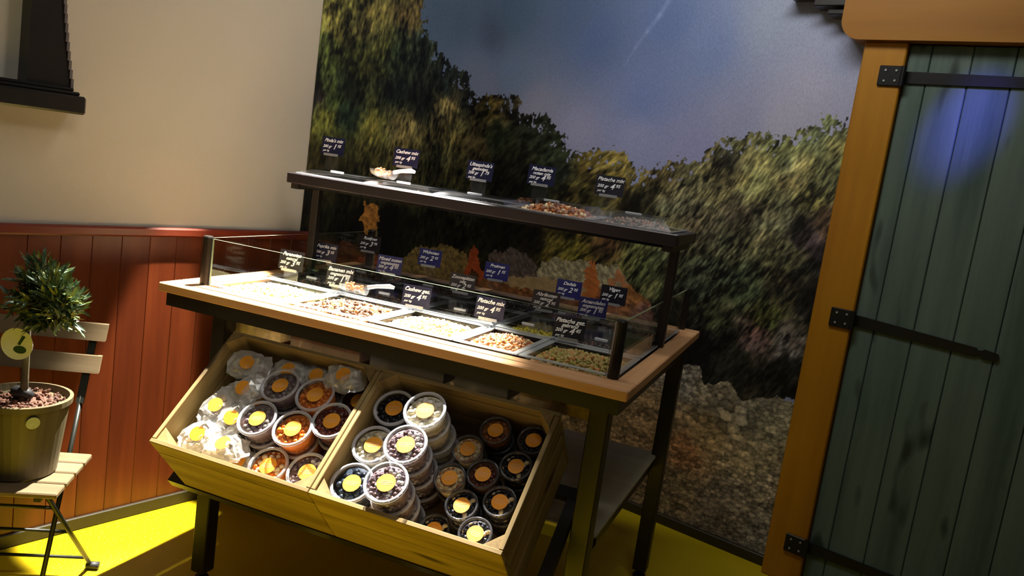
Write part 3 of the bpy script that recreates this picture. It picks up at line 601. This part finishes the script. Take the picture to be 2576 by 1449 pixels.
def text_mesh(txt, size, shear=0.25, bold=0.0):
    c = bpy.data.curves.new('lettering', 'FONT'); c.body = txt; c.size = size; c.shear = shear; c.align_x = 'CENTER'; c.align_y = 'CENTER'
    c.bevel_depth = bold * 0.8; c.bevel_resolution = 0; c.resolution_u = 3
    c.materials.append(M['chalk'])
    o = bpy.data.objects.new('lettering', c); COL.objects.link(o); bpy.context.view_layer.update()
    me_ = bpy.data.meshes.new_from_object(o.evaluated_get(bpy.context.evaluated_depsgraph_get())); bpy.data.objects.remove(o); bpy.data.curves.remove(c)
    if not me_.materials: me_.materials.append(M['chalk'])
    return me_

def price_card(x, y, zc, zbase, cm, l1, l2, price, label, group, rz=0.0, w=0.092, h=0.064):
    t = thing('price_card', (x, y, zbase), (0, 0, rz), label=label, cat='price card', group=group)
    tilt = -0.10; zc -= zbase
    def place(o, dx, dz, dy=0.0):
        o.rotation_euler = (math.pi / 2 + tilt, 0, 0); o.location = (dx, -math.sin(-tilt) * dz * -1 * 1.0 + dy, zc + dz * math.cos(tilt)); return o
    cb = MB().box((-w / 2, -h / 2, -0.0008), (w / 2, h / 2, 0.0), bev=0.0).obj('card', M[cm], t); place(cb, 0, 0)
    lines = [(l1, 0.0165, 0.019)] + ([(l2, 0.0145, 0.0055)] if l2 else [])
    base = -0.0095 if l2 else -0.003
    for s, sz, dz in lines: place(link('lettering', text_mesh(s, sz, 0.35, 0.0007), t), 0, dz, -0.001)
    place(link('lettering', text_mesh('200 gr', 0.0135, 0.35, 0.0006), t), -w * 0.25, base, -0.001)
    place(link('lettering', text_mesh(price[0], 0.026, 0.35, 0.0009), t), w * 0.07, base, -0.001)
    place(link('lettering', text_mesh(price[1], 0.0145, 0.35, 0.0006), t), w * 0.27, base + 0.004, -0.001)
    place(link('lettering', text_mesh('per kg', 0.0095, 0.35, 0.0004), t), -w * 0.28, base - 0.0150, -0.001)
    zb = zc - h / 2
    st = MB().box((-0.027, 0.0035, 0.0), (0.027, 0.0050, zb + 0.03)).box((-0.027, -0.012, 0.0), (0.027, 0.0035, 0.0015)).box((-0.029, -0.009, zb - 0.004), (0.029, 0.0035, zb - 0.001))
    st.obj('card_stand', M['plastic'], t)
    MB().box((-0.029, -0.0105, zb - 0.004), (0.029, -0.0095, zb + 0.005)).obj('stand_lip', M['tray_rim'], t)
    return t
cards = [
 ('shelf', .080, .70, 1.381, 1.2945, 'navy_card', "Pinda's mix", None, ('1', '95')), ('shelf', .385, .70, 1.377, 1.2945, 'navy_card', 'Cashew mix', None, ('4', '95')),
 ('shelf', .672, .70, 1.370, 1.2945, 'navy_card', "Uitespinda's", 'gezouten', ('1', '75')), ('shelf', .893, .70, 1.384, 1.3105, 'navy_card', 'Macadamia', 'noten mix', ('4', '95')), ('shelf', 1.128, .70, 1.382, 1.3105, 'black_card', 'Pistache mix', None, ('4', '95')),
 ('front', .198, .36, .998, .926, 'black_card', 'Paranoten', 'naturel', ('3', '95')), ('front', .388, .36, .980, .926, 'black_card', 'Bananen mix', 'ongezouten', ('1', '95')),
 ('front', .668, .36, .968, .926, 'navy_card', 'Cashew gez.', None, ('4', '95')), ('front', .915, .36, .978, .926, 'navy_card', 'Pistache mix', None, ('4', '95')), ('front', 1.167, .36, .970, .926, 'black_card', 'Pistache gez.', 'gebrand', ('4', '45')),
 ('middle', .125, .66, 1.000, .926, 'navy_card', 'Paprika mix', None, ('3', '95')), ('middle', .392, .66, .999, .926, 'blue_card', 'Mixed noten', 'ongezouten', ('4', '95')),
 ('middle', .680, .66, .986, .926, 'black_card', 'Zonnepitten', 'mix', ('2', '95')), ('middle', .985, .66, .984, .926, 'black_card', 'Abrikozen', 'naturel', ('2', '95')), ('middle', 1.145, .66, .990, .926, 'blue_card', 'Amandelen', 'ongezouten', ('1', '95')),
 ('back', .140, .93, 1.024, .926, 'black_card', 'Rozijnen', None, ('3', '95')), ('back', .410, .93, 1.014, .926, 'blue_card', 'Walnoten', None, ('2', '95')),
 ('back', .690, .93, 1.010, .926, 'blue_card', 'Pruimen', None, ('1', '95')), ('back', .975, .93, .996, .926, 'blue_card', 'Dadels', None, ('2', '95')), ('back', 1.140, .93, 1.006, .926, 'black_card', 'Vijgen', None, ('1', '95'))]
cnt_ = {}
for r_, x, y, zc, zb, cm, l1, l2, pr in cards:
    i = cnt_.get(r_, 0); cnt_[r_] = i + 1
    colr = {'navy_card': 'navy', 'blue_card': 'bright blue', 'black_card': 'black'}[cm]
    where = 'on the raised shelf' if r_ == 'shelf' else 'in the %s table row' % r_
    price_card(x, y, zc, zb, cm, l1, l2, pr, '%s price card with white writing, %s %s' % (colr, ordn[i], where), 'price cards ' + where, rz=0.12 + 0.06 * math.sin(i * 2.1 + len(r_)))

def scoop(name, loc, rz, label, fill):
    t = thing(name, loc, (0, 0, rz), label=label, cat='scoop', group='clear scoops')
    mb = MB(); N = 12; L = 0.085; R0 = 0.03; th = 0.0015
    out = []
    for j, (x, r_) in enumerate(((0.0, 0.030), (0.03, 0.030), (0.06, 0.028), (L, 0.021))):
        for k in range(N + 1):
            a = math.pi + math.pi * k / N; out.append((x, r_ * math.cos(a), 0.030 + r_ * math.sin(a)))
    vs = out + [(v[0], v[1] * 0.94, 0.030 + (v[2] - 0.030) * 0.94) for v in out]; n1 = N + 1; fs = []
    for j in range(3):
        for k in range(N):
            a = j * n1 + k; fs.append((a, a + 1, a + 1 + n1, a + n1)); b = a + 4 * n1; fs.append((b, b + n1, b + 1 + n1, b + 1))
    mb.add(vs, fs)
    mb.add([out[k] for k in range(n1)], [tuple(range(n1))])
    mb.obj('scoop_bowl', M['scoop'], t)
    MB().tube([(-0.001, 0, 0.026), (-0.03, 0, 0.034), (-0.07, 0, 0.040), (-0.085, 0, 0.038)], [0.007, 0.006, 0.0075, 0.005], 8).obj('scoop_handle', M['rim_plastic'], t, smooth=True)
    f = MB(); r = np.random.RandomState(5)
    for k in range(26):
        V = (ET * np.array([.008, .005, .004])) @ rotm(r).T + np.array([0.018 + 0.05 * r.rand(), (r.rand() - .5) * .028, 0.014 + 0.018 * r.rand()]); f.add(V, EF, int(r.rand() < .4))
    f.obj('scooped_nuts', [M[fill], M['almond']], t, smooth=True, kind='stuff')
    return t
scoop('scoop', (0.40, 0.60, 1.2975), math.pi * 0.97, 'clear plastic scoop holding orange brown nuts on the raised upper shelf', 'almond')
scoop('scoop', (0.505, 0.34, 0.941), math.pi * 1.08, 'clear plastic scoop with brown nuts lying on the front row lids', 'almond')

# ------------------------------------------------------------------ tilted wooden crates
def crate(x0, x1, split, label, lettered):
    t = thing('wooden_crate', (x0, CO.y, CO.z), (CA, 0, 0), label=label, cat='crate', group='tilted wooden crates under the table')
    w = x1 - x0; D = 0.391; Hh = 0.225; th = 0.012
    def p(name, a, b, ax, bev=0.0015): return MB().box(a, b, bev=bev).obj(name, M['crate'][ax], t)
    for z0, z1 in split: p('front_board', (0, 0, z0), (w, th, z1), 'x')
    for z0, z1 in ((0.0, 0.108), (0.111, 0.196), (0.199, Hh)) if lettered else ((0.0, 0.128), (0.132, Hh)): p('back_board', (0, D - th, z0), (w, D, z1), 'x')
    for xs in (0.0, w - th):
        for z0, z1 in ((0.0, 0.072), (0.076, 0.148), (0.152, Hh)): p('side_board', (xs, th + 0.0005, z0), (xs + th, D - th - 0.0005, z1), 'y')
    nb = 4; bw = (D - 2 * th - 0.004) / nb
    for k in range(nb): p('bottom_board', (th + 0.001, th + 0.002 + k * bw + 0.002, 0.0), (w - th - 0.001, th + 0.002 + (k + 1) * bw - 0.002, 0.010), 'x')
    q = 0.040
    for (cx, cy, sx, sy) in ((th + .0005, th + .0005, 1, 1), (w - th - .0005, th + .0005, -1, 1), (th + .0005, D - th - .0005, 1, -1), (w - th - .0005, D - th - .0005, -1, -1)):
        zt = Hh - 0.006 if sy > 0 else Hh + 0.008
        MB().prism([(cx, cy), (cx + sx * q, cy), (cx, cy + sy * q)], 'z', 0.0105, zt).obj('corner_post', M['crate']['z'], t)
    return t
crate(0.263, 0.7625, ((0.0, 0.170), (0.174, 0.225)), 'left rough wooden crate tilted forward, holding bags and tubs of sweets', False)
crate(0.7645, 1.274, ((0.0, 0.122), (0.126, 0.225)), 'right rough wooden crate tilted forward, holding stacked round tubs', True)

CM = Matrix.Translation(CO) @ Matrix.Rotation(CA, 4, 'X')
def in_crate(o, x, s, h, spin=0.0, tx=0.0, ty=0.0):   # x is the world x
    o.matrix_world = CM @ Matrix.Translation((x - CO.x, s, h)) @ Matrix.Rotation(tx, 4, 'X') @ Matrix.Rotation(ty, 4, 'Y') @ Matrix.Rotation(spin, 4, 'Z'); return o

def tub_meshes(R, Hh, dark):
    cup = MB().lathe([(R * 0.1, 0.0), (R * 0.84, 0.0), (R * 0.86, 0.002), (R * 0.96, Hh - 0.008), (R * 0.96, Hh - 0.0065)], 28, cap0=True).mesh('tub_cup', M['plastic'], True)
    lid = MB().lathe([(R * 0.85, Hh - 0.0035), (R * 0.87, Hh), (R * 0.96, Hh + 0.0005), (R, Hh - 0.001), (R, Hh - 0.0055), (R * 0.975, Hh - 0.006)], 28).mesh('lid_rim', M['rim_plastic'] if not dark else M['dark_rim'], True)
    disc = MB().lathe([(R * 0.84, Hh - 0.0035), (R * 0.80, Hh - 0.0045), (R * 0.3, Hh - 0.0045)], 28, cap1=True).mesh('lid_disc', M['lid_plastic'])
    return cup, lid, disc
BIG = tub_meshes(0.0555, 0.061, False); SML = tub_meshes(0.0415, 0.050, True)
def sticker_mesh(r, z, name):
    return MB().lathe([(0.0001, z), (r, z), (r, z + 0.0004), (0.0001, z + 0.0004)], 24).mesh(name, M['sticker'])
def print_mesh(r, z):
    m_ = MB()
    for k, (yy, ww) in enumerate(((0.004, 0.62), (-0.0005, 0.78), (-0.005, 0.5))):
        m_.box((-r * ww, yy - 0.0011, z), (r * ww, yy + 0.0011, z + 0.0002))
    return m_.mesh('sticker_print', M['sticker_print'])
STB = (sticker_mesh(0.0235, 0.0572, 'sticker'), print_mesh(0.0235, 0.0577)); STS = (sticker_mesh(0.0205, 0.0462, 'sticker'), print_mesh(0.0205, 0.0467))
def content(R, Ht, mats, weights, size, seed, elong=1.0):
    r = np.random.RandomState(seed); mb = MB()
    mb.lathe([(R * 0.80, 0.0045), (R * 0.90, Ht - size * 0.9), (0.001, Ht - size * 0.7)], 20, cap0=True)
    n_ = int(0.95 * (R * 0.84 / size) ** 2 / elong)
    for k in range(n_):
        rr = (R * 0.88 - size) * math.sqrt((k + 0.5) / n_); t = k * 2.39996 + r.rand() * .3
        sc = np.array([size * elong, size, size * 0.8]) * r.uniform(0.85, 1.1)
        c_, s_ = math.cos(r.rand() * 6.3), math.sin(r.rand() * 6.3); a = r.rand() * 6.3
        Rz = np.array([[math.cos(a), -math.sin(a), 0], [math.sin(a), math.cos(a), 0], [0, 0, 1]])
        V = (ET * sc) @ Rz.T + np.array([rr * math.cos(t), rr * math.sin(t), Ht - size * (0.75 + 0.25 * r.rand())]); mb.add(V, EF, int(r.choice(len(mats), p=weights)))
    # pieces seen through the side
    for j in range(4):
        for k in range(int(2 * math.pi * R / (size * 2.3))):
            t = 2 * math.pi * (k + 0.5 * (j % 2)) * size * 2.3 / (2 * math.pi * R); z = 0.004 + size + j * size * 1.8
            if z > Ht - size: break
            rr = R * (0.84 + 0.10 * z / 0.06) - size * 0.72; V = (ET * np.array([size * .6, size, size * .85])) @ np.array([[math.cos(t), -math.sin(t), 0], [math.sin(t), math.cos(t), 0], [0, 0, 1]]).T + np.array([rr * math.cos(t), rr * math.sin(t), z])
            mb.add(V, EF, int(r.choice(len(mats), p=weights)))
    return mb.mesh('sweets', [M[q] for q in mats], True)
KB = {'grey': (['choc_grey', 'grey_fruit'], [.6, .4], .0075, 1.2), 'orange': (['orange_sweet'], [1], .008, 1.0), 'maroon': (['maroon_sweet', 'raisin'], [.8, .2], .008, 1.0), 'liquorice': (['liquorice'], [1], .009, 1.2),
      'cream': (['cream_sweet', 'white_sweet'], [.7, .3], .0085, 1.4), 'mixed': (['choc_grey', 'choc', 'white_sweet'], [.5, .35, .15], .0062, 1.1), 'pale': (['cream_sweet', 'peanut', 'grey_fruit'], [.5, .3, .2], .008, 1.3), 'black': (['black_sweet'], [1], .008, 1.0),
      'yellow': (['orange_sweet', 'cashew'], [.5, .5], .008, 1.0)}
CB = {k: content(0.0555, 0.053, v[0], v[1], v[2], 40 + i, v[3]) for i, (k, v) in enumerate(KB.items())}
KS = {'nuts': (['peanut', 'almond'], [.6, .4], .0065, 1.4), 'brown': (['almond_dark', 'raisin'], [.6, .4], .006, 1.2), 'black': (['black_sweet'], [1], .0065, 1.0), 'dark_mix': (['black_sweet', 'peanut'], [.8, .2], .0065, 1.4), 'choc': (['raisin', 'maroon_sweet'], [.6, .4], .006, 1.1)}
CS = {k: content(0.0415, 0.042, v[0], v[1], v[2], 70 + i, v[3]) for i, (k, v) in enumerate(KS.items())}
def tub(x, s, h, big, kind, label, group, spin):
    t = bpy.data.objects.new('sweet_tub', None); COL.objects.link(t); set_props(t, label, 'tub', group); in_crate(t, x, s, h, spin); t.empty_display_size = 0.02
    cup, lid, disc = BIG if big else SML
    link('cup', cup, t); l = link('lid', disc, t); link('lid_rim', lid, l); link('sweets', (CB if big else CS)[kind], t, kind='stuff')
    st = link('sticker', (STB if big else STS)[0], t); link('sticker_print', (STB if big else STS)[1], st)
    return t
names_ = {'grey': 'mauve grey', 'orange': 'orange', 'maroon': 'dark red', 'liquorice': 'blue black liquorice', 'cream': 'long cream', 'mixed': 'white and brown', 'pale': 'pale cream', 'black': 'black', 'yellow': 'yellow orange',
          'nuts': 'light nut', 'brown': 'brown nut', 'dark_mix': 'black and light', 'choc': 'dark brown'}
FLOORH = 0.0105
def stack(x, s, n_, big, kind, where, cr, lift=0.0):
    Hh = 0.0618 if big else 0.0508
    for k in range(n_):
        top = k == n_ - 1
        kd = kind if top else (kind if big else 'black')
        lab = ('%s tub of %s sweets, %s in the %s crate' % ('wide' if big else 'small', names_[kind], where, cr)) if top else ('%s tub buried under other tubs in the %s crate' % ('wide clear' if big else 'small', cr))
        grp = ('top %s tubs in the %s crate' % ('wide' if big else 'small', cr)) if top else ('buried %s tubs in the %s crate' % ('wide' if big else 'small', cr))
        jx = 0 if top else random.uniform(-.0015, .0015)
        tub(x + jx, s, FLOORH + lift + k * Hh, big, kd, lab, grp, spin_)
spin_ = 0.25
for x, s, n_, kd, wh in ((.487, .277, 3, 'grey', 'back left of its group'), (.602, .278, 3, 'orange', 'back middle'), (.6925, .329, 2, 'maroon', 'back right'), (.4865, .164, 3, 'grey', 'left of the centre'), (.601, .1645, 3, 'orange', 'in the centre'),
                      (.6915, .217, 3, 'maroon', 'against the divider'), (.572, .0645, 2, 'yellow', 'front left of the divider'), (.6845, .0800, 2, 'mixed', 'front right corner')):
    stack(x, s, n_, True, kd, wh, 'left', 0.022 if s < 0.1 else 0.0)
for x, s, n_, kd, wh in ((.836, .301, 3, 'black', 'back left'), (.836, .184, 3, 'pale', 'middle left'), (.838, .0705, 3, 'liquorice', 'front left'),
                      (.952, .283, 4, 'cream', 'atop the back stack'), (.950, .171, 4, 'mixed', 'atop the middle stack'), (.953, .0708, 4, 'mixed', 'atop the front stack')):
    if s == .171: s = .1785
    if n_ == 4 and s == .0708: s = .0705; wh = 'atop the front stack'
    stack(x, s, n_, True, kd, wh, 'right')
sm = [(1.109, .334, 3, 'brown', 'farthest back left'), (1.214, .334, 3, 'black', 'farthest back right'), (1.062, .262, 3, 'nuts', 'behind and left'), (1.197, .2505, 3, 'dark_mix', 'behind and right'), (1.129, .2075, 3, 'choc', 'fourth from the front'),
      (1.0525, .172, 3, 'nuts', 'left beside tall tubs'), (1.112, .1125, 3, 'dark_mix', 'second from the front'), (1.197, .150, 3, 'dark_mix', 'right by the side boards'), (1.0525, .056, 2, 'dark_mix', 'front left'), (1.172, .058, 3, 'dark_mix', 'front right corner')]
P0 = [list(q) for q in sm]
for it in range(200):       # let the small tubs settle apart
    for i in range(len(sm)):
        for j in range(i):
            a, b = P0[i], P0[j]; dx = a[0] - b[0]; dy = a[1] - b[1]; d = math.hypot(dx, dy); 
            if d < 0.0835: k = (0.0835 - d) / 2 / d; a[0] += dx * k; a[1] += dy * k; b[0] -= dx * k; b[1] -= dy * k
    for a in P0:
        a[0] = min(max(a[0], 1.0525), 1.219); a[1] = min(max(a[1], 0.055), 0.336)
for x, s, n_, kd, wh in P0:
    spin_ = random.uniform(-.3, .6); stack(x, s, n_, False, kd, wh, 'right')

# cellophane bags of white sweets
def bag_meshes(seed):
    r = np.random.RandomState(seed); bm = bmesh.new(); bmesh.ops.create_icosphere(bm, subdivisions=3, radius=1.0)
    for v in bm.verts:
        c = v.co; w = 1 + 0.10 * math.sin(9 * c.x + seed) * math.cos(7 * c.y + 2 * seed)
        v.co = Vector((math.copysign(abs(c.x) ** 0.7, c.x) * 0.058 * w, math.copysign(abs(c.y) ** 0.7, c.y) * 0.042 * w, c.z * 0.022 * w)) + Vector(r.normal(0, 0.003, 3))
        if v.co.x > 0.045: v.co.z *= 0.25; v.co.x += 0.014 * r.rand(); v.co.y *= 1.15
    me_ = bpy.data.meshes.new('bag_film'); bm.to_mesh(me_); bm.free(); me_.materials.append(M['film'])
    f = MB()
    for k in range(46):
        a = r.rand() * 6.3; q = math.sqrt(r.rand()); s = r.uniform(.0075, .011)
        V = (ET * np.array([s, s * .8, s * .6])) @ rotm(r).T + np.array([q * math.cos(a) * .043, q * math.sin(a) * .030, r.uniform(-.009, .010) * (1.1 - q)]); f.add(V, EF, int(r.rand() < .22))
    sw = f.mesh('sweets', [M['white_sweet'], M['cream_sweet']], True)
    return me_, sw
BAGS = [bag_meshes(s) for s in range(4)]
st_bag = MB().lathe([(0.0001, 0), (0.021, 0), (0.021, 0.0006), (0.0001, 0.0006)], 20).mesh('sticker', M['sticker'])
def bag(x, s, h, spin, tx, ty, k, label, stick=True):
    t = bpy.data.objects.new('sweet_bag', None); COL.objects.link(t); set_props(t, label, 'bag', 'cellophane bags of sweets in the left crate'); in_crate(t, x, s, h, spin, tx, ty)
    link('bag_film', BAGS[k][0], t); link('sweets', BAGS[k][1], t, kind='stuff')
    if stick:
        q = link('sticker', st_bag, t); q.location = (0.004, 0, 0.0245); 
bl = [(.335, .075, .045, 1.4, 0, 0, 'bottom front left, brightly lit'), (.405, .070, .050, 0.3, 0, 0, 'bottom front, brightly lit'), (.335, .185, .050, 1.2, 0, 0, 'low against the left side'), (.345, .300, .055, 0.8, 0, 0, 'low in the back left corner'),
      (.350, .060, .105, 0.4, .1, 0, 'second layer at the front left corner'), (.455, .063, .100, 0.1, 0, .1, 'second layer along the front board'), (.335, .160, .105, 1.5, 0, .1, 'second layer by the left side'), (.395, .250, .100, 0.5, .1, 0, 'second layer behind the middle'), (.350, .335, .105, 0.3, 0, 0, 'second layer at the back left'),
      (.345, .075, .165, 0.9, .15, .1, 'on top at the front left corner, blazing in the spotlight'), (.430, .070, .160, 0.2, -.1, 0, 'on top along the front, blazing in the spotlight'), (.340, .165, .170, 1.3, .1, .15, 'on top by the left side, half lit'),
      (.385, .240, .172, 0.6, .2, 0, 'on top in shade behind the lit ones'), (.345, .315, .180, 0.2, .1, .2, 'on top in the back left corner'), (.460, .345, .150, 0.1, .15, 0, 'against the back board, left of centre'), (.560, .350, .150, 3.1, .1, 0, 'against the back board, centre'), (.655, .350, .190, 0.1, .1, 0, 'against the back board by the divider'), (.400, .150, .160, 1.0, .2, .2, 'nestled beside the mauve grey tub')]
for i, (x, s, h, sp, tx, ty, wh) in enumerate(bl):
    bag(x, s, h, sp, tx, ty, i % 4, 'cellophane bag of white sweets, ' + wh)

# ------------------------------------------------------------------ folding chair with potted olive tree
ch = thing('folding_chair', (0.021, -0.216, 0), (0, 0, math.radians(32)), label='folding bistro chair with pale wooden slats, by the wainscot, left of the table', cat='chair')
for k in range(4):
    y1 = -k * 0.0705; MB().box((-0.39, y1 - 0.0635, 0.436), (0, y1, 0.45), bev=0.003).obj('seat_slat', M['chair_slat'], ch)
def lean(z): return (z - 0.45) * 0.536
for z0, z1 in ((0.737, 0.782), (0.653, 0.698)):
    y0, y1 = lean(z0), lean(z1); mb = MB()
    mb.add([(x, y + d, z) for x in (-0.415, -0.026) for (y, z) in ((y0, z0), (y1, z1)) for d in (-0.014, 0.0)], [(0, 1, 3, 2), (4, 6, 7, 5), (0, 4, 5, 1), (2, 3, 7, 6), (0, 2, 6, 4), (1, 5, 7, 3)])
    mb.obj('backrest_slat', M['chair_slat'], ch)
for x in (-0.355, -0.062):
    MB().bar((x, lean(0.765) + 0.006, 0.765), (x, lean(0.57) + 0.006, 0.57), 0.020, 0.008, up=(0, 1, 0)).obj('back_frame', M['chair_steel'], ch)
    MB().tube([(x, lean(0.59) + 0.008, 0.59), (x, lean(0.45) + 0.008, 0.44), (x, -0.235, 0.0)], 0.0065, 8).obj('leg', M['chair_steel'], ch, smooth=True)
for x in (-0.375, -0.040):
    lg = MB().tube([(x, -0.235, 0.436), (x, 0.19, 0.02)], 0.0065, 8).obj('leg', M['chair_steel'], ch, smooth=True)
    MB().tube([(x - 0.008, 0.19, 0.012), (x + 0.028, 0.19, 0.012)], 0.012, 10).obj('foot_cap', M['rubber'], lg, smooth=True)
for y, z in ((-0.02 , 0.225), (0.15, 0.058), (-0.2, 0.05), (-0.16, 0.36)):
    MB().tube([(-0.375, y, z), (-0.045, y, z)], 0.005, 8).obj('cross_bar', M['chair_steel'], ch, smooth=True)
for x in (-0.37, -0.045): MB().box((x - 0.008, -0.27, 0.425), (x + 0.008, -0.01, 0.4358)).obj('seat_bearer', M['chair_steel'], ch)

pt = thing('potted_olive_tree', (-0.02, -0.405, 0.4505), label='small round-headed olive tree in an olive brown pot on the folding chair', cat='potted plant')
po = MB().lathe([(0.001, 0.0), (0.082, 0.0), (0.086, 0.004), (0.108, 0.185), (0.114, 0.187), (0.115, 0.202), (0.106, 0.203), (0.102, 0.185), (0.001, 0.18)], 36).obj('pot', M['pot'], pt, smooth=False)
r = np.random.RandomState(3); so = MB().lathe([(0.001, 0.186), (0.101, 0.183), (0.101, 0.178)], 24)
for k in range(240):
    a = r.rand() * 6.3; q = .098 * math.sqrt(r.rand()) * .95; s = r.uniform(.004, .011); so.add((ET * np.array([s, s * .6, s * .35])) @ rotm(r).T + np.array([q * math.cos(a), q * math.sin(a), .187]), EF)
so.obj('bark_mulch', M['soil'], pt, kind='stuff')
MB().tube([(0.0, 0, 0.18), (0.006, -0.003, 0.25), (0.018, -0.012, 0.34), (0.03, -0.02, 0.42)], [0.011, 0.009, 0.008, 0.006], 8).obj('trunk', M['trunk'], pt, smooth=True)
MB().tube([(-0.03, 0.01, 0.19), (-0.022, 0, 0.205), (0.0, 0, 0.21), (0.02, 0.01, 0.2)], [0.012, 0.018, 0.018, 0.01], 8).obj('root_collar', M['rubber'], pt, smooth=True)
tg = MB().lathe([(0.0001, -0.0006), (0.040, -0.0006), (0.040, 0.0006), (0.0001, 0.0006)], 24); tg.v = [(v[0] * 0.95, v[2], v[1] * 1.05) for v in tg.v]
to = tg.obj('plant_tag', M['tag_white'], pt); to.location = (0.012, -0.035, 0.345); to.rotation_euler = (0.1, 0.05, 0.5)
gp = MB().lathe([(0.0001, -0.0012), (0.013, -0.0012), (0.013, -0.0008)], 12); gp.v = [(v[0] * 1.2 + 0.008, v[2], v[1] * 0.8 - 0.014) for v in gp.v]; gp.prism([(0.002, 0.0), (0.008, -0.002), (0.020, 0.022), (0.012, 0.024)], 'y', -0.0014, -0.0008)
gp.obj('tag_print', M['tag_green'], to)
hd = MB().lathe([(0.0001, 0), (0.016, 0), (0.016, 0.002), (0.0001, 0.002)], 16); hd.v = [(v[0], -v[2], v[1]) for v in hd.v]
ho = hd.obj('pot_badge', M['tag_grey'], pt); ho.location = (0.098, -0.048, 0.163); ho.rotation_euler = (0.12, 0, 1.12)
def leaf_geo(mb, p, d, up, L, W, mi=0):
    d = Vector(d).normalized(); sx = d.cross(Vector(up)); sx = sx.normalized() if sx.length > 1e-4 else Vector((1, 0, 0)); nn = sx.cross(d)
    p = Vector(p); vs = [p, p + d * L * .35 + sx * W / 2 + nn * W * .1, p + d * L * .35 - sx * W / 2 + nn * W * .1, p + d * L * .4 - nn * W * .05, p + d * L * .75 + sx * W * .35, p + d * L * .75 - sx * W * .35, p + d * L]
    mb.add(vs, [(0, 3, 1), (0, 2, 3), (1, 3, 4), (2, 5, 3), (3, 6, 4), (3, 5, 6)], mi)
lm = []
for k in range(4):
    mb = MB(); leaf_geo(mb, (0, 0, 0), (0, 0, 1), (0, 1, 0), 0.040, 0.0095); lm.append(mb.mesh('leaf', M['leaf'][k], False))
C0 = Vector((0.092, -0.03, 0.475)); stf = MB(); tw = MB()
subs = [(Vector((0.0, 0, 0.0)), 0.075), (Vector((-0.05, 0.0, 0.012)), 0.055), (Vector((0.055, 0, -0.012)), 0.055), (Vector((-0.025, 0.01, 0.052)), 0.05), (Vector((0.05, -0.01, 0.03)), 0.045), (Vector((-0.055, 0, -0.03)), 0.045), (Vector((0.0, 0.02, -0.045)), 0.05)]
nl = 0
for ci, (c, R_) in enumerate(subs):
    for k in range(34):
        dv = Vector(r.normal(size=3)).normalized(); tip = C0 + c + dv * R_ * r.uniform(.75, 1.0); root = C0 + c * 0.4 - Vector((0, 0, 0.03))
        tw.tube([root, (root + tip) / 2 + Vector((0, 0, .006)), tip], [0.002, 0.0014, 0.0008], 4)
        for q in range(7):
            b = tip - dv * 0.006 * q; dd = (dv + Vector(r.normal(0, .55, 3)) + Vector((0, 0, .35))).normalized(); L = r.uniform(.026, .042); kcol = int(r.choice(4, p=[.38, .32, .18, .12]))
            if nl < 240 and q == 0 and dv.y < 0.35:
                o = link('leaf', lm[kcol], pt); o.location = b; o.rotation_euler = dd.to_track_quat('Z', 'Y').to_euler(); s = L / 0.04; o.scale = (s, s, s); nl += 1
            else: leaf_geo(stf, b, dd, Vector(r.normal(size=3)), L, L * .24, kcol)
stf.obj('foliage', M['leaf'], pt, kind='stuff'); tw.obj('twigs', M['trunk'], pt, kind='stuff')
